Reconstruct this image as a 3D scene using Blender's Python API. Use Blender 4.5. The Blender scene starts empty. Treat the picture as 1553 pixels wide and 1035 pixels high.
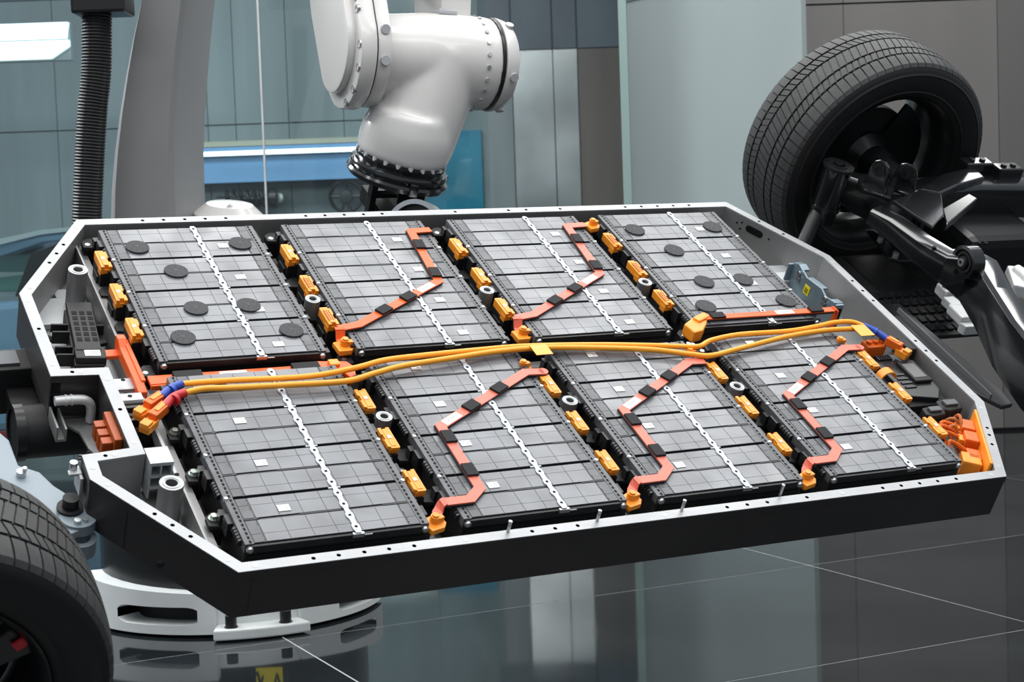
import bpy, bmesh, math, random
import numpy as np
from mathutils import Vector, Matrix, Euler
random.seed(7)
SC = bpy.context.scene
COL = SC.collection
PI = math.pi

# ------------------------------------------------------------------ camera, world, lights, exposure
H = 1.4                       # camera height above the floor
CX, CY, FPX = 776.5, 517.5, 2622.56
A = np.array([[0.999390827, -0.0348994967, 0.0],
              [-0.00222310700, -0.0636614551, 0.997969076],
              [-0.0348286185, -0.997361140, -0.0637002596]])     # camera (right, down, forward) -> world
cam = bpy.data.cameras.new('camera')
cam_ob = bpy.data.objects.new('camera', cam)
COL.objects.link(cam_ob)
M = Matrix.Identity(4)
for r in range(3):
    M[r][0] = A[r][0]; M[r][1] = -A[r][1]; M[r][2] = -A[r][2]
M[0][3], M[1][3], M[2][3] = 0, 0, H
cam_ob.matrix_world = M
cam.sensor_width = 36.0
cam.lens = FPX / 1553.0 * 36.0
cam.clip_end = 200
cam.dof.use_dof = True
cam.dof.focus_distance = 4.25
cam.dof.aperture_fstop = 9.0
SC.camera = cam_ob

world = bpy.data.worlds.new('showroom'); SC.world = world; world.use_nodes = True
bg = world.node_tree.nodes['Background']
bg.inputs[0].default_value = (0.72, 0.80, 0.88, 1); bg.inputs[1].default_value = 0.50
SC.view_settings.view_transform = 'Standard'
SC.view_settings.look = 'None'
SC.view_settings.exposure = 0.0
SC.view_settings.gamma = 1.0
SC.view_settings.use_curve_mapping = False

def area(name, loc, size, energy, color=(1, 1, 1), rot=(0, 0, 0)):
    l = bpy.data.lights.new(name, 'AREA'); l.shape = 'RECTANGLE'
    l.size, l.size_y = size; l.energy = energy; l.color = color
    o = bpy.data.objects.new(name, l); o.location = loc; o.rotation_euler = rot
    COL.objects.link(o); return o
# rows of long ceiling light panels over the showroom
for y, e in ((2.0, 165), (4.4, 185), (6.8, 215), (9.2, 180)):
    area('ceiling_or_fill_light', (-0.2, y, 5.2), (8.5, 1.0), e, (1.0, 0.985, 0.965))
area('ceiling_or_fill_light', (-3.5, 14.0, 5.6), (7, 2), 420, (0.95, 0.98, 1))
area('ceiling_or_fill_light', (-5.2, 7.6, 4.6), (2.4, 1.2), 430, (0.95, 0.98, 1))  # fill light added to brighten the dim car; no known fixture hangs there
area('ceiling_or_fill_light', (-0.2, -0.6, 5.2), (8.5, 1.0), 90, (1, .97, .94))

# ------------------------------------------------------------------ frames
RT = Matrix(((0.890079685, -0.389819187, 0.236218448), (0.455804177, 0.762179027, -0.459701732), (-0.000840191, 0.516840528, 0.856081283)))
TT = Vector((-0.98323179, 4.15030381, 1.43700141))
TM = Matrix.Translation(TT) @ RT.to_4x4()        # tilted chassis frame: x along the pack, y to its back, z its normal
I4 = Matrix.Identity(4)
def W(px, py, Y):
    d = A @ np.array([(px - CX) / FPX, (py - CY) / FPX, 1.0])
    s = Y / d[1]
    return Vector((d[0] * s, Y, H + d[2] * s))
def tl(px, py, z=0.0):                            # photograph point -> chassis frame at height z
    d = RT.transposed() @ Vector(A @ np.array([(px - CX) / FPX, (py - CY) / FPX, 1.0]))
    o = RT.transposed() @ (Vector((0, 0, H)) - TT)
    s = (z - o.z) / d.z
    p = o + d * s
    return Vector((p.x, p.y, z))

# ------------------------------------------------------------------ materials
MATS = {}
def mat(name, col, rough=0.5, metal=0.0, spec=0.5, noise=None, bump=None, coat=0.0, emit=None, rvar=0.0, pos=False):
    m = bpy.data.materials.new(name); m.use_nodes = True
    nt = m.node_tree; b = nt.nodes['Principled BSDF']
    b.inputs['Base Color'].default_value = (*col, 1); b.inputs['Roughness'].default_value = rough
    b.inputs['Metallic'].default_value = metal; b.inputs['Specular IOR Level'].default_value = spec
    b.inputs['Coat Weight'].default_value = coat; b.inputs['Coat Roughness'].default_value = 0.08
    if emit:
        b.inputs['Emission Color'].default_value = (*emit[0], 1); b.inputs['Emission Strength'].default_value = emit[1]
    tc = nt.nodes.new('ShaderNodeNewGeometry' if pos else 'ShaderNodeTexCoord'); co = 'Position' if pos else 'Object'
    def nz(scale, detail=4):
        n = nt.nodes.new('ShaderNodeTexNoise'); n.inputs['Scale'].default_value = scale; n.inputs['Detail'].default_value = 1.0 if pos else detail
        nt.links.new(tc.outputs[co], n.inputs['Vector']); return n
    if noise:
        sc, amt = noise[:2]
        n = nz(sc)
        mp = None
        if len(noise) > 2:
            mp = nt.nodes.new('ShaderNodeMapping'); mp.inputs['Scale'].default_value = noise[2]
            nt.links.new(tc.outputs[co], mp.inputs['Vector']); nt.links.new(mp.outputs['Vector'], n.inputs['Vector'])
        cr = nt.nodes.new('ShaderNodeValToRGB')
        cr.color_ramp.elements[0].position = .22 if pos else .3; cr.color_ramp.elements[1].position = .78 if pos else .7
        cr.color_ramp.elements[0].color = (*[c * (1 - amt) for c in col], 1)
        cr.color_ramp.elements[1].color = (*[min(1, c * (1 + amt)) for c in col], 1)
        nt.links.new(n.outputs['Fac'], cr.inputs['Fac']); nt.links.new(cr.outputs['Color'], b.inputs['Base Color'])
    if rvar:
        n = nz(rvar[0], 2); mr = nt.nodes.new('ShaderNodeMapRange'); mr.interpolation_type = 'SMOOTHSTEP'
        mr.inputs['From Min'].default_value = .15; mr.inputs['From Max'].default_value = .85
        mr.inputs['To Min'].default_value = max(.02, rough - rvar[1]); mr.inputs['To Max'].default_value = rough + rvar[1]
        nt.links.new(n.outputs['Fac'], mr.inputs['Value']); nt.links.new(mr.outputs['Result'], b.inputs['Roughness'])
    if bump:
        n = nz(bump[0], bump[3] if len(bump) > 3 else 4); bp = nt.nodes.new('ShaderNodeBump'); bp.inputs['Strength'].default_value = bump[1]
        bp.inputs['Distance'].default_value = bump[2] if len(bump) > 2 else .002
        nt.links.new(n.outputs['Fac'], bp.inputs['Height']); nt.links.new(bp.outputs['Normal'], b.inputs['Normal'])
    MATS[name] = m; return m

alu = mat('machined_aluminium', (.40, .41, .42), .45, .35, noise=(9, .08), bump=(160, .08))
alu_in = mat('pressed_aluminium', (.30, .30, .30), .45, .6, noise=(6, .12))
alu_lt = mat('bright_aluminium_plate', (.46, .48, .49), .42, .3, noise=(12, .1))
tray_dk = mat('dark_tray_wall', (.032, .029, .029), .42, 0, .4, noise=(5, .15))  # near-black tone of the tray's outer walls and rim lip
plast = mat('black_plastic', (.016, .017, .019), .38, 0, .5, noise=(30, .2))
plast_m = mat('matt_black_plastic', (.012, .012, .013), .55, 0, .4)
cover = mat('dark_film_cover', (.138, .147, .162), .36, 0, .9, noise=(12, .32), rvar=(13, .09), bump=(20, .05, .003), pos=True)
cover_b = mat('dark_film_base', (.030, .032, .037), .45, 0, .5)
cover_e = mat('dark_plastic_end_strip', (.082, .087, .096), .42, 0, .6, noise=(25, .3), pos=True)
black = mat('gap_black', (.004, .004, .005), .7, 0, .2)
strap_m = mat('white_metal_strap', (.60, .65, .72), .35, .25, noise=(40, .06))
orange = mat('orange_plastic', (.95, .32, .025), .38, 0, .5, noise=(50, .06))
orange_d = mat('deep_orange_plastic', (.75, .14, .012), .42, 0, .5, noise=(30, .1))
orange_c = mat('orange_cable_sheath', (.98, .40, .025), .35, 0, .5)
salmon = mat('salmon_busbar_coating', (.78, .17, .11), .42, 0, .5, noise=(25, .05))
redor = mat('orange_red_busbar_coating', (.85, .115, .012), .42, 0, .5, noise=(25, .05))
red_m = mat('red_plastic', (.55, .02, .025), .4)
blue_m = mat('blue_plastic', (.015, .07, .42), .38)
foam = mat('dark_foam', (.072, .074, .078), .85, 0, .25, noise=(200, .2), bump=(300, .3))
foam_b = mat('black_foam', (.024, .024, .026), .8, 0, .3)
label_m = mat('white_label', (.80, .80, .79), .55)
label_g = mat('label_print', (.42, .42, .42), .6)
steel = mat('zinc_steel', (.55, .57, .58), .28, .9)
steel_b = mat('blue_zinc_plate', (.25, .33, .38), .32, .5, noise=(20, .12))
yellow = mat('yellow_label', (.82, .68, .01), .5)
gal = mat('galvanised_bolt', (.55, .62, .55), .25, .85)
rob = mat('white_robot_paint', (.66, .65, .635), .30, 0, .5, noise=(4, .03), bump=(35, .05), coat=.25)
rob_g = mat('grey_robot_paint', (.235, .235, .24), .45, 0, .5, noise=(3, .04), bump=(30, .10))
rob_l = mat('light_grey_robot_paint', (.46, .47, .49), .40, 0, .5, bump=(30, .06))
rob_w = mat('base_casting_paint', (.62, .65, .65), .45, 0, .5, noise=(6, .05), bump=(25, .18))
gblack = mat('gloss_black_paint', (.008, .009, .010), .16, 0, .6, coat=.6, noise=(10, .3))
gblack2 = mat('satin_black_metal', (.012, .013, .014), .3, .2, .5)
rubber = mat('tyre_rubber', (.030, .031, .032), .55, 0, .45, noise=(60, .2))
rubber_s = mat('tyre_sidewall_rubber', (.010, .010, .011), .5, 0, .4)
hose_m = mat('ribbed_hose', (.010, .011, .012), .45, 0, .5)
castal = mat('cast_aluminium', (.68, .69, .69), .45, .35, bump=(80, .2))
blugrey = mat('grey_blue_arm_paint', (.25, .30, .34), .42, .1)
amber = mat('amber_orange_socket', (.42, .075, .008), .4)
floor_m = mat('dark_gloss_tile', (.012, .015, .017), .05, 0, .8, noise=(1.2, .5), rvar=(2.0, .03))
joint_m = mat('pale_tile_joint', (.42, .45, .46), .5)
wall_g = mat('grey_blue_wall_panel', (.20, .245, .255), .30, 0, .5, noise=(1.0, .18, (3, 1, .3)))
wall_d = mat('dark_blue_grey_panel', (.075, .105, .125), .30, 0, .5, noise=(.7, .3, (2, 1, .5)))
wall_b = mat('brown_grey_panel', (.115, .110, .098), .35, 0, .5, noise=(.8, .25, (3, 1, .3)))
wall_r = mat('warm_grey_panel', (.20, .19, .182), .38, 0, .5, noise=(.5, .15, (2, 1, .4)))
wall_r2 = mat('darker_warm_grey_panel', (.150, .142, .137), .38, 0, .5, noise=(.5, .15, (2, 1, .4)))
silver_w = mat('pale_grey_panel', (.42, .465, .465), .20, .75, .5, noise=(1.2, .2, (1.5, 1, 1.2)), bump=(1.0, .22, .25, 0))
frost = mat('frosted_glass_panel', (.28, .325, .328), .25, 0, .5, noise=(.5, .14, (1, 1, .5)))
edge_g = mat('green_glass_edge', (.30, .42, .40), .25, 0, .5)
teal = mat('teal_blue_banner', (.003, .185, .29), .4, 0, .5, noise=(2.0, .18))
blue_b = mat('pale_blue_band', (.17, .36, .62), .4, noise=(1.0, .15, (.5, 1, 4)))
cream = mat('cream_trim', (.42, .42, .34), .5)
lamp = mat('lamp_diffuser', (.9, .9, .9), .5, emit=((.93, 1, .99), 1.25))
lamp2 = mat('linear_lamp_diffuser', (.9, .9, .9), .5, emit=((.85, .95, 1), 1.8))
carblue = mat('light_blue_car_paint', (.30, .50, .72), .2, .1, .5, coat=.6)
carwhite = mat('pale_roof_trim', (.82, .88, .90), .25, .4)
carglass = mat('car_window_glass', (.012, .030, .036), .06, 0, .8)
seat_t = mat('mint_seat_cover', (.40, .78, .64), .6)
red_lamp = mat('red_light_strip', (.5, .03, .02), .4)

def glassmat():
    m = bpy.data.materials.new('clear_partition_glass'); m.use_nodes = True
    nt = m.node_tree; nt.nodes.clear()
    o = nt.nodes.new('ShaderNodeOutputMaterial'); mx = nt.nodes.new('ShaderNodeMixShader')
    t = nt.nodes.new('ShaderNodeBsdfTransparent'); g = nt.nodes.new('ShaderNodeBsdfGlossy')
    t.inputs[0].default_value = (.86, .93, .93, 1); g.inputs[1].default_value = .03
    fr = nt.nodes.new('ShaderNodeFresnel'); fr.inputs[0].default_value = 1.5
    nt.links.new(fr.outputs[0], mx.inputs[0]); nt.links.new(t.outputs[0], mx.inputs[1]); nt.links.new(g.outputs[0], mx.inputs[2])
    nt.links.new(mx.outputs[0], o.inputs[0]); return m
glass = glassmat()

# ------------------------------------------------------------------ mesh builder
class MB:
    def __init__(s): s.bm = bmesh.new()
    def box(s, x0, x1, y0, y1, z0, z1, m=None):
        vs = [s.bm.verts.new(Vector(p)) for p in ((x0,y0,z0),(x1,y0,z0),(x1,y1,z0),(x0,y1,z0),(x0,y0,z1),(x1,y0,z1),(x1,y1,z1),(x0,y1,z1))]
        for f in ((0,3,2,1),(4,5,6,7),(0,1,5,4),(1,2,6,5),(2,3,7,6),(3,0,4,7)): s.bm.faces.new([vs[i] for i in f])
        if m is not None:
            for v in vs: v.co = m @ v.co
        return s
    def prism(s, pts, z0, z1, m=None):
        a = sum(pts[i][0]*pts[(i+1)%len(pts)][1]-pts[(i+1)%len(pts)][0]*pts[i][1] for i in range(len(pts)))
        if a < 0: pts = pts[::-1]
        lo = [s.bm.verts.new(Vector((p[0], p[1], z0))) for p in pts]; hi = [s.bm.verts.new(Vector((p[0], p[1], z1))) for p in pts]
        n = len(pts); s.bm.faces.new(lo[::-1]); s.bm.faces.new(hi)
        for i in range(n): s.bm.faces.new((lo[i], lo[(i+1)%n], hi[(i+1)%n], hi[i]))
        if m is not None:
            for v in lo+hi: v.co = m @ v.co
        return s
    def lathe(s, prof, n=32, m=None, close=False, cap=True, arc=(0, 2*PI)):
        # prof: [(r, z)] about local z
        full = abs(arc[1]-arc[0]-2*PI) < 1e-6
        k = n if full else n+1
        rings = []
        for i in range(k):
            a = arc[0] + (arc[1]-arc[0])*i/n
            rings.append([s.bm.verts.new(Vector((r*math.cos(a), r*math.sin(a), z))) for r, z in prof])
        P = len(prof)
        for i in range(n):
            A_, B_ = rings[i], rings[(i+1) % k]
            for j in range(P if close else P-1):
                f = (A_[j], B_[j], B_[(j+1) % P], A_[(j+1) % P])
                s.bm.faces.new(f)
        if cap and not close and full:
            if prof[0][0] > 1e-6: s.bm.faces.new([r[0] for r in rings][::-1])
            if prof[-1][0] > 1e-6: s.bm.faces.new([r[-1] for r in rings])
        if m is not None:
            for r in rings:
                for v in r: v.co = m @ v.co
        return s
    def cyl(s, c, r, z0, z1, n=20, m=None, r2=None, cap=True):
        T = Matrix.Translation(Vector((c[0], c[1], 0)))
        s.lathe([(r, z0), (r if r2 is None else r2, z1)], n, (m @ T) if m is not None else T); return s
    def ring(s, c, r0, r1, z0, z1, n=28, m=None):
        T = Matrix.Translation(Vector((c[0], c[1], 0)))
        s.lathe([(r0, z0), (r1, z0), (r1, z1), (r0, z1)], n, (m @ T) if m is not None else T, close=True); return s
    def rod(s, a, b, r, n=12, r2=None):
        a, b = Vector(a), Vector(b); d = b-a
        q = Vector((0,0,1)).rotation_difference(d.normalized()).to_matrix().to_4x4()
        s.lathe([(r, 0), (r if r2 is None else r2, d.length)], n, Matrix.Translation(a) @ q); return s
    def tube(s, pts, r, n=10, up=Vector((0,0,1))):
        pts = [Vector(p) for p in pts]; rr = r if isinstance(r, (list, tuple)) else [r]*len(pts)
        rings = []
        for i, p in enumerate(pts):
            t = (pts[min(i+1, len(pts)-1)]-pts[max(i-1, 0)]).normalized()
            a = t.cross(up)
            if a.length < 1e-3: a = t.cross(Vector((1, 0, 0)))
            a.normalize(); b = a.cross(t)
            rings.append([s.bm.verts.new(p + (a*math.cos(2*PI*k/n)+b*math.sin(2*PI*k/n))*rr[i]) for k in range(n)])
        for i in range(len(pts)-1):
            for k in range(n): s.bm.faces.new((rings[i][k], rings[i][(k+1)%n], rings[i+1][(k+1)%n], rings[i+1][k]))
        s.bm.faces.new(rings[0][::-1]); s.bm.faces.new(rings[-1]); return s
    def mesh(s, name, material, smooth=35, bevel=0):
        bmesh.ops.recalc_face_normals(s.bm, faces=s.bm.faces)
        if bevel:
            es = [e for e in s.bm.edges if len(e.link_faces) == 2 and e.calc_face_angle(0) > .6]
            bmesh.ops.bevel(s.bm, geom=es, offset=bevel, segments=2, profile=.6, affect='EDGES', clamp_overlap=True)
        me = bpy.data.meshes.new(name); s.bm.to_mesh(me); s.bm.free()
        me.materials.append(material)
        if smooth:
            me.polygons.foreach_set('use_smooth', [True]*len(me.polygons)); me.set_sharp_from_angle(angle=math.radians(smooth))
        return me
    def build(s, name, material, parent=None, smooth=35, bevel=0, label=None, loc=None):
        return put(name, s.mesh(name, material, smooth, bevel), parent, label, loc)

def put(name, me, parent=None, label=None, loc=None, rot=None):
    o = bpy.data.objects.new(name, me); COL.objects.link(o)
    if parent is not None: o.parent = parent
    if loc is not None: o.location = loc
    if rot is not None: o.rotation_euler = rot
    if label: o['label'] = label
    return o
def tag(o, label, cat, group=None):
    o['label'] = label; o['category'] = cat
    if group: o['group'] = group
    return o
def thing(name, label, cat, mw=I4, group=None):
    o = bpy.data.objects.new(name, None); o.empty_display_size = .05; COL.objects.link(o)
    o.matrix_world = mw
    return tag(o, label, cat, group)
def struct(name, o):
    o['kind'] = 'structure'; return o
def at(x, y, z=0, rz=0): return TM @ Matrix.Translation((x, y, z)) @ Matrix.Rotation(rz, 4, 'Z')
def spline(pts, k=6):
    pts = [Vector(p) for p in pts]; out = []
    for i in range(len(pts)-1):
        p0 = pts[max(i-1, 0)]; p1 = pts[i]; p2 = pts[i+1]; p3 = pts[min(i+2, len(pts)-1)]
        for j in range(k):
            t = j/k
            out.append(.5*((2*p1)+(p2-p0)*t+(2*p0-5*p1+4*p2-p3)*t*t+(3*p1-p0-3*p2+p3)*t**3))
    out.append(pts[-1]); return out
def ribbon(pts, w):
    # closed outline of a mitred flat bar along 2d pts
    P = [Vector((p[0], p[1])) for p in pts]; L, R_ = [], []
    for i, p in enumerate(P):
        d1 = (P[i]-P[i-1]).normalized() if i > 0 else None
        d2 = (P[i+1]-P[i]).normalized() if i < len(P)-1 else None
        if d1 is None: d1 = d2
        if d2 is None: d2 = d1
        n1 = Vector((-d1.y, d1.x)); n2 = Vector((-d2.y, d2.x)); mt = (n1+n2).normalized()
        k = w/2/max(.45, mt.dot(n1))
        inner_bevel = mt.dot(n1) < .85
        if inner_bevel:       # chamfer the outside corner
            side = d1.x*d2.y-d1.y*d2.x
            if side > 0:
                L.append(p+mt*k); R_ += [p-n1*w/2-d1*0+d1*w*.18, p-n2*w/2-d2*w*.18]
            else:
                R_.append(p-mt*k); L += [p+n1*w/2+d1*w*.18, p+n2*w/2-d2*w*.18]
        else:
            L.append(p+mt*k); R_.append(p-mt*k)
    return [tuple(v) for v in L]+[tuple(v) for v in R_[::-1]]

# ------------------------------------------------------------------ floor
FA = math.radians(26.4)
fu = Vector((math.cos(FA), math.sin(FA), 0)); fv = Vector((-math.sin(FA), math.cos(FA), 0))
FO = Vector((0.953, 7.407, 0)); FO = FO + fu*((Vector((.149, 6.449, 0))-FO).dot(fu)*0) + fv*((Vector((.149, 6.449, 0))-FO).dot(fv))
TW, TD, JT = 2.23, 1.317, .007
FMW = Matrix.Translation(FO) @ Matrix.Rotation(FA, 4, 'Z')
floor = MB().box(-14, 14, -14, 16, -.02, -.0012).build('floor', joint_m, smooth=0)
floor.matrix_world = FMW; struct('floor', floor)
tile_me = MB().box(JT/2, TW-JT/2, JT/2, TD-JT/2, -.0012, 0).mesh('floor_tile', floor_m, 0)
for i in range(-6, 6):
    for j in range(-8, 12):
        put('floor_tile', tile_me, floor, loc=(i*TW, j*TD, 0))

# ------------------------------------------------------------------ backdrop walls
def wallpanel(name, m, parent, a, b, z0, z1, th=.04):
    a, b = Vector(a), Vector(b); d = (b-a).normalized(); n = Vector((-d.y, d.x))
    return MB().prism([tuple(a), tuple(b), tuple(b+n*th), tuple(a+n*th)], z0, z1).build(name, m, parent, 0)
YB = 18.5
def X(px, Y): return (px-CX)/FPX*Y
wb = MB().box(-14, X(962, YB), YB+.05, YB+.2, 0, 6).build('wall_back', wall_d, None, 0); struct('wall_back', wb)
xs = [-14, -8, -4.75, X(330, YB), X(372, YB), X(452, YB), X(535, YB), X(652, YB)]
for i in range(len(xs)-1):
    for (z0, z1) in ((0, 1.02), (1.025, 2.62), (2.63, 4.0)):
        wallpanel('wall_panel', (wall_g, wall_g, wall_g)[0], wb, (xs[i]+.004, YB), (xs[i+1]-.004, YB), z0+.004, z1)
    wallpanel('wall_panel', wall_d, wb, (xs[i]+.008, YB), (xs[i+1]-.008, YB), 4.01, 6)
wallpanel('wall_panel', wall_g, wb, (X(652, YB), YB), (X(742, YB), YB), 0, 6)
for (p0, p1, m_) in ((742, 790, wall_g), (791, 852, silver_w), (853, 889, silver_w), (890, 962, wall_b)):
    wallpanel('wall_panel', m_, wb, (X(p0, YB)+.002, YB), (X(p1, YB)-.002, YB), 0, 3.3)
    wallpanel('wall_panel', wall_d, wb, (X(p0, YB)+.006, YB), (X(p1, YB)-.006, YB), 3.31, 6)
bk = MB().box(X(655, YB), X(741, YB), YB-.05, YB-.012, .9, 2.48).build('wall_banner', teal, None, 0, bevel=.004)
tag(bk, 'plain teal blue banner panel on the back wall behind the robot wrist', 'banner')
# right wall (nearer), with its return
YR = 11.1
wr = MB().box(X(1226, YR), 9, YR+.05, YR+.2, 0, 5).build('wall_right', wall_r2, None, 0); struct('wall_right', wr)
edges = [1226, 1291, 1522, 1760, 2100, 2500, 2900]
for i in range(len(edges)-1):
    m_ = wall_r if i in (0, 1) else wall_r2
    for (z0, z1) in ((0.02, 2.76), (2.772, 5)):
        wallpanel('wall_panel', m_, wr, (X(edges[i], YR)+.002, YR), (X(edges[i+1], YR)-.002, YR), z0, z1)
bb = MB().box(X(1226, YR), 9, YR-.02, YR+.05, 0, .018).build('baseboard_right', black, None, 0); struct('baseboard_right', bb)
wl = MB().box(-14.2, -14, -8, YB+.2, 0, 6).build('wall_left', wall_g, None, 0); struct('wall_left', wl)
# frosted glass screen running along the tile joints
ga = Vector((X(966, 10.3), 10.3)); gb = Vector((X(1228, 8.9), 8.9))
gs = thing('glass_partition', 'tall frosted grey green glass screen between back wall and right wall', 'glass screen')
wallpanel('pane', frost, gs, ga, gb, .01, 5, .03)
wallpanel('pane_edge', edge_g, gs, (X(953, 10.3), 10.31), (X(965, 10.3), 10.3), .01, 5, .04)
rl = (gb-ga).normalized()
wallpanel('top_rail', silver_w, gs, ga-Vector((-rl.y, rl.x))*.006, gb-Vector((-rl.y, rl.x))*.006, 2.72, 2.735, .006)
# clear glass partition in the middle distance
cg = thing('glass_partition', 'clear glass partition with a bright vertical joint behind the robot', 'glass partition')
YG = 9.4
for (p0, p1) in ((-500, 411), (414, 752)):
    wallpanel('pane', glass, cg, (X(p0, YG), YG), (X(p1, YG), YG), .01, 4.5, .012)
wallpanel('joint_strip', alu_lt, cg, (X(411, YG), YG), (X(414, YG), YG), .01, 4.5, .014)
# display ledge with a linear lamp on the back wall
lg = thing('display_shelf', 'pale blue wall band with cream top edge left of the robot wrist', 'wall shelf', Matrix.Translation((0, YB, 0)))
z0 = W(400, 277, YB).z; z1 = W(400, 224, YB).z
MB().box(X(300, YB), X(652, YB), -.35, -.015, z0, z1).build('band', blue_b, lg, 0)
MB().box(X(300, YB), X(652, YB), -.36, -.015, z1+.005, z1+.06).build('top_trim', cream, lg, 0)
ll = thing('linear_light', 'thin white linear light running along the pale blue wall band', 'light', Matrix.Translation((0, YB-.4, 0)))
zl = W(400, 234, YB).z
MB().box(X(318, YB), X(640, YB), -.03, 0, zl-.022, zl+.022).build('diffuser', lamp2, ll, 0)
MB().box(X(318, YB), X(640, YB), 0, .05, zl-.026, zl+.026).build('housing', alu_lt, ll, 0)
# light box at upper left
YL = 15
lb = thing('light_box', 'bright twin white ceiling light box at upper left behind the hose', 'light', Matrix.Translation((0, YL, 0)))
for (a, b, c, d) in ((-160, 36, 128, 59), (-160, 63, 128, 90)):
    zt, zb_ = W(60, b, YL).z, W(60, d, YL).z
    MB().prism([(X(a, YL), zb_), (X(c-(28 if d == 90 else 4), YL), zb_), (X(c, YL), zt if d != 90 else zb_+.1), (X(c, YL), zt), (X(a, YL), zt)], -.02, .05, Matrix.Rotation(PI/2, 4, 'X')).build('diffuser', lamp, lb, 0)
MB().box(X(-160, YL), X(128, YL), .03, .12, W(60, 92, YL).z, W(60, 34, YL).z).build('housing', wall_g, lb, 0)
for o_ in (ll, lb): pass
# coil spring damper and steering wheel exhibited on the back wall
cs = thing('coil_spring_damper', 'blurred dark coil spring damper lying on the wall display', 'spring', Matrix.Translation(W(378, 302, YB-.3)))
r0 = .085
MB().tube([(-.25+.5*t/60, math.cos(t*PI*14/60)*r0, math.sin(t*PI*14/60)*r0) for t in range(61)], .022, 8).build('coil', gblack2, cs)
MB().rod((-.34, 0, 0), (.3, 0, 0), .035, 12).build('damper_tube', gblack2, cs)
MB().rod((.22, 0, 0), (.29, 0, 0), .11, 16).build('spring_seat', gblack2, cs)
MB().rod((.30, 0, 0), (.33, .02, .0), .05, 12).build('end_eye', castal, cs)
MB().rod((0, 0, 0), (0, .3, -.02), .02, 8).build('wall_peg', gblack2, cs)
sw = thing('steering_wheel', 'black steering wheel exhibited on back wall left of robot flange', 'steering wheel', Matrix.Translation(W(525, 298, YB-.3)) @ Matrix.Rotation(PI/2, 4, 'X'))
MB().lathe([(.165+.019*math.cos(a), .019*math.sin(a)) for a in [k*PI/5 for k in range(10)]], 40, close=True).build('rim', plast_m, sw)
MB().lathe([(0.001, -.02), (.070, -.02), (.075, 0), (.065, .03), (.001, .035)], 24).build('hub', plast, sw)
for a in (0, PI, -PI/2-.32, -PI/2+.32):
    MB().rod((.045*math.cos(a), .045*math.sin(a), 0), (.158*math.cos(a), .158*math.sin(a), 0), .016, 8).build('spoke', plast, sw)
MB().rod((0, 0, -.3), (0, 0, -.02), .02, 8).build('column', gblack2, sw)

# ------------------------------------------------------------------ battery tray
def offset(poly, d):
    out = []; n = len(poly)
    for i in range(n):
        a, b, c = Vector(poly[i-1]), Vector(poly[i]), Vector(poly[(i+1) % n])
        d1, d2 = (b-a).normalized(), (c-b).normalized()
        n1, n2 = Vector((-d1.y, d1.x)), Vector((-d2.y, d2.x)); m = (n1+n2).normalized()
        out.append(tuple(b+m*d/max(.3, m.dot(n1))))
    return out
RZ = -.008; FLZ = -.122
OUT = [(-.030, -1.252), (1.855, -1.252), (2.012, -.967), (2.012, -.252), (1.850, .064), (-.034, .064),
       (-.233, -.254), (-.233, -.581), (-.133, -.587), (-.133, -.848), (-.231, -.857), (-.233, -.935)]
INN = offset(OUT, .0255)
hp = []
for p in [(474.6,845.5),(513,841),(551.4,835.4),(589,831),(626.8,825.8),(805,803),(840,799),(874,794.5),(1100,766),(1131,763),(1162,760),(1222,752.5),(1337.5,739),(1366,736),(1394,732.6),(1422,730),(1449.5,726),
          (215,332),(247,331.5),(279,330.5),(310,329.5),(341,328.5),(462,325),(491,324),(520,323),(549,322),(577,321),(687,317),(767,314),(793,312.5),(844,310.5),(944,309.5),(968,308.5),(992,307.5),(1016,307),(1040,306.5),
          (1151,336),(1188,355),(1294,426),(1310,441),(1325,456),(1392,517),(1407.6,532),(1423,547),(1491.7,648),(1496,659),(1501.6,673.5),
          (97.7,371.6),(87,385),(76.5,399),(59,499),(109,562.6),(184,621),(159.4,690.4),(236,779),(263,796),(290,813.6)]:
    v = tl(*p, RZ); v = Vector((v.x, v.y)); best = None
    n = len(OUT); mid = offset(OUT, .0128)
    for i in range(n):
        a, b = Vector(mid[i]), Vector(mid[(i+1) % n]); t = max(.02, min(.98, (v-a).dot(b-a)/(b-a).length_squared)); q = a+(b-a)*t
        if best is None or (q-v).length < best[0]: best = ((q-v).length, q)
    hp.append(best[1])
tray = thing('battery_tray', 'large tilted aluminium battery tray with drilled pale rim and dark outer walls', 'battery tray', at(.9, -.594, FLZ))
TO = Vector((.9, -.594, FLZ))
def tmb(): return MB()
SH = Matrix.Translation(-TO)
def tbuild(mb, name, m, parent=tray, **k):
    for v in mb.bm.verts: v.co = SH @ v.co
    return mb.build(name, m, parent, **k)
# rim with real holes
bm = bmesh.new(); eds = []
def loop(pts, z):
    vs = [bm.verts.new((p[0], p[1], z)) for p in pts]
    es = [bm.edges.new((vs[i], vs[(i+1) % len(vs)])) for i in range(len(vs))]
    return vs, es
lo = [loop(OUT, RZ), loop(INN, RZ)]
HR = .0046
hl = [loop([(h.x+HR*math.cos(2*PI*k/10), h.y+HR*math.sin(2*PI*k/10)) for k in range(10)], RZ) for h in hp]
bmesh.ops.triangle_fill(bm, use_beauty=True, edges=[e for l in lo+hl for e in l[1]])
for vs, _ in lo:
    d = [bm.verts.new(v.co-Vector((0, 0, .004))) for v in vs]
    for i in range(len(vs)): bm.faces.new((vs[i], vs[(i+1) % len(vs)], d[(i+1) % len(vs)], d[i]))
mbr = MB(); mbr.bm.free(); mbr.bm = bm
rim = tbuild(mbr, 'rim', alu, smooth=0, label='pale drilled aluminium rim')
mh = MB()
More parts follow.
